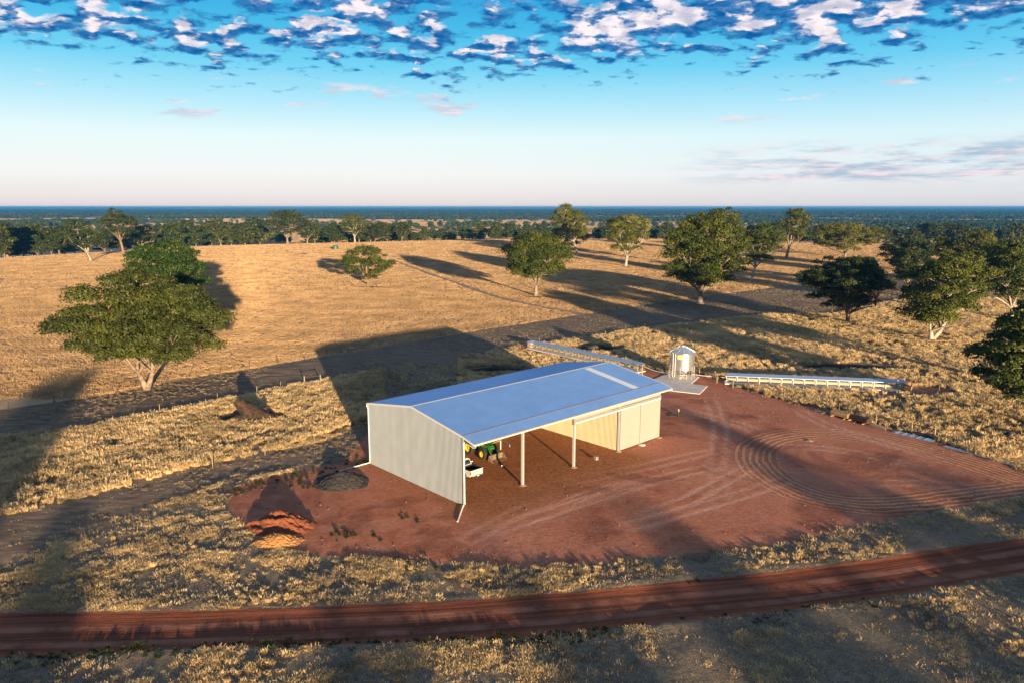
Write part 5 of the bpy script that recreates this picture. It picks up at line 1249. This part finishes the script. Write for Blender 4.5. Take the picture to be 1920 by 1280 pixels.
# golden pasture
xs = []; ys = []; ss = []
for (y0, y1, n, s0) in ((110, 260, 90000, .85), (260, 430, 60000, 1.35), (430, 700, 60000, 2.2)):
    x, y = pts_in(-.74 * y1, .74 * y1, y0, y1, n); k = frustum(x, y) & (y < crest_d(x, y) + 12); x, y = x[k], y[k]; f = fields(x, y)
    k = (f['field'] > .3) & (f['ftrk'] > 1.5) & (f['burn'] < 0); xs.append(x[k]); ys.append(y[k]); ss.append(rng.uniform(.7, 1.15, k.sum()) * s0)
x, y = pts_in(-2100, 2100, 850, 3000, 330000); kk = frustum(x, y) & (woods(x, y) < .515); x, y = x[kk], y[kk]; px_ = 960 + FPX * x / (y * cp + CH * sp); k = rng.random(len(x)) < np.where((px_ > 560) & (px_ < 1010), 1.0, .45); xs.append(x[k]); ys.append(y[k]); ss.append(rng.uniform(3.6, 5.6, k.sum()))
x, y, S = map(np.concatenate, (xs, ys, ss)); S3 = np.stack([S, S, .8 * S ** .35], 1)
PT = [tuft('pasture_tuft', 90 + i, 44, .85, .42, .075, M['straw2'], .3, .3) for i in range(3)]
print('pasture', len(x))
scatter('pasture_grass', 'golden dry grass covering the rising pasture beyond the fence', 'grass', lift(x, y), S3, rng.random(len(x)) * 6.28, PT, .08)
# green weeds on the yard's edges and the road verge
xs = []; ys = []
for (pl, n, w_) in (([(430, 925), (500, 905), (560, 893), (620, 880), (690, 862)], 70, 1.6), ([(560, 905), (600, 915), (520, 900)], 14, 1.0), ([(600, 1000), (660, 1005), (700, 1010)], 16, 1.2), ([(745, 962), (785, 975)], 9, .8), ([(0, 1238), (220, 1222), (480, 1210), (720, 1208), (900, 1205), (1100, 1190), (1300, 1172), (1500, 1150), (1650, 1130)], 420, .8), ([(640, 1046), (760, 1060), (860, 1062)], 30, 1.5), ([(1290, 1085), (1320, 1080)], 12, .6)):
    L_ = poly(pl); t_s = rng.random(n) * (len(L_) - 1); i_ = t_s.astype(int); fr = (t_s - i_)[:, None]; q = L_[i_] * (1 - fr) + L_[i_ + 1] * fr + rng.normal(0, w_ * .5, (n, 2)); xs.append(q[:, 0]); ys.append(q[:, 1])
x, y = np.concatenate(xs), np.concatenate(ys)
WD = [tuft('weed', 110 + i, 40, .22, .22, .06, M['weed'], .4, .9) for i in range(2)]
scatter('green_weeds', 'small green weeds dotted along the yard edge and road verge', 'weeds', lift(x, y), rng.uniform(.35, .95, len(x)), rng.random(len(x)) * 6.28, WD)
# stones on the dirt
M['stone'] = mat('pale_red_stone', (.24, .11, .07), .9, 0, noise=.3, nscale=2)
def stone(seed):
    b = MB(); r = random.Random(seed); b.lathe([(0, -.04), (.10, -.02), (.13, .03), (.08, .09), (0, .11)], 7); b.v = [(a + r.uniform(-.02, .02), c_ + r.uniform(-.02, .02), d_ + r.uniform(-.01, .01)) for a, c_, d_ in b.v]
    me = bpy.data.meshes.new('stone'); me.from_pydata(b.v, [], b.f); me.materials.append(M['stone']); return bpy.data.objects.new('stone', me)
x, y = pts_in(-35, 60, 50, 120, 5000); f = fields(x, y); k = (f['pad'] > -.5) & (sdf(np.stack([x, y], 1), shedP) < 0) & (rng.random(len(x)) < .18 + .5 * (f['pad'] < 3)); x, y = x[k], y[k]
scatter('loose_stones', 'loose clods and small stones scattered on the red yard', 'stones', lift(x, y), rng.uniform(.25, .9, len(x)) ** 1.8, rng.random(len(x)) * 6.28, [stone(1), stone(2), stone(3)], .4)
# far woods
def blob_tree(seed, m_):
    r = np.random.default_rng(seed); LV = []; TN = []
    for k in range(9):
        a = r.random() * 6.28; rr = 5.2 * math.sqrt(r.random()); c = np.array([math.cos(a) * rr, math.sin(a) * rr, r.uniform(5, 11.5) - rr * .35]); s_ = r.uniform(2.4, 3.8); n = 26
        d = r.normal(0, 1, (n, 3)); d /= np.linalg.norm(d, axis=1, keepdims=True); d[:, 2] = np.where(d[:, 2] < -.5, -d[:, 2], d[:, 2]); p_ = c + d * s_ * np.array([1, 1, .75])
        t1 = np.cross(d, r.normal(0, 1, (n, 3))); t1 /= np.linalg.norm(t1, axis=1, keepdims=True); t2 = np.cross(d, t1); q = np.stack([p_ - t1 * 1.3, p_ + t2 * 1.0, p_ + t1 * 1.3, p_ - t2 * 1.0], 1)
        LV.append(q.reshape(-1, 3)); TN.append(np.repeat(np.clip(r.uniform(.1, .6) + r.normal(0, .15, n), 0, 1), 4))
    LV = np.vstack(LV); me = np_mesh('far_tree', LV, np.arange(len(LV)).reshape(-1, 4), m_); at = me.attributes.new('tone', 'FLOAT', 'POINT'); at.data.foreach_set('value', np.concatenate(TN).astype(np.float32))
    return bpy.data.objects.new('far_tree', me)
FT = [blob_tree(600 + k, M['leaf_dark'] if k % 2 else M['leaf']) for k in range(4)]
n = 90000; y = np.exp(rng.uniform(np.log(760), np.log(13000), n)); x = rng.uniform(-.80, .80, n) * y; wv = woods(x, y)
k = (wv > .53) | ((wv > .48) & (rng.random(n) < .08)) | (rng.random(n) < .03); k &= (y > 900) | (rng.random(n) < .4)
x, y = x[k], y[k]; s_ = rng.uniform(.75, 1.2, len(x)); wide = s_ * np.clip(y / 2200, 1, 3.2)
print('far trees', len(x))
scatter('far_woods', 'dark eucalypt woods in belts across the far plain', 'woods', lift(x, y), np.stack([wide, wide, s_], 1), rng.random(len(x)) * 6.28, FT, .02)

# ------------------------------------------------------------------ air
hz = bpy.data.materials.new('haze_air'); hz.use_nodes = True; t = NT(hz.node_tree)
v_ = t.n('ShaderNodeVolumePrincipled'); v_.inputs['Color'].default_value = (.05, .27, .66, 1); v_.inputs['Density'].default_value = 8.5e-5; v_.inputs['Anisotropy'].default_value = 0.0
t.n('ShaderNodeOutputMaterial', i_Volume=v_.outputs[0])
zlo = float(Z.min()) - 1.0
ztop = max(CH + 3, 34.0)
b = MB(); b.box((0, 15200, (zlo + ztop) / 2), (68000, 34000, ztop - zlo)); o = b.build('haze', hz); tag(o, 'thin blue air haze over the far plain', 'haze', kind='stuff')
hz_c = o
print('ground x', gx[0], gx[-1], 'y', gy[0], gy[-1], 'z', Z.min(), Z.max())
print('tris', sum(len(m.polygons) * 2 for m in bpy.data.meshes))
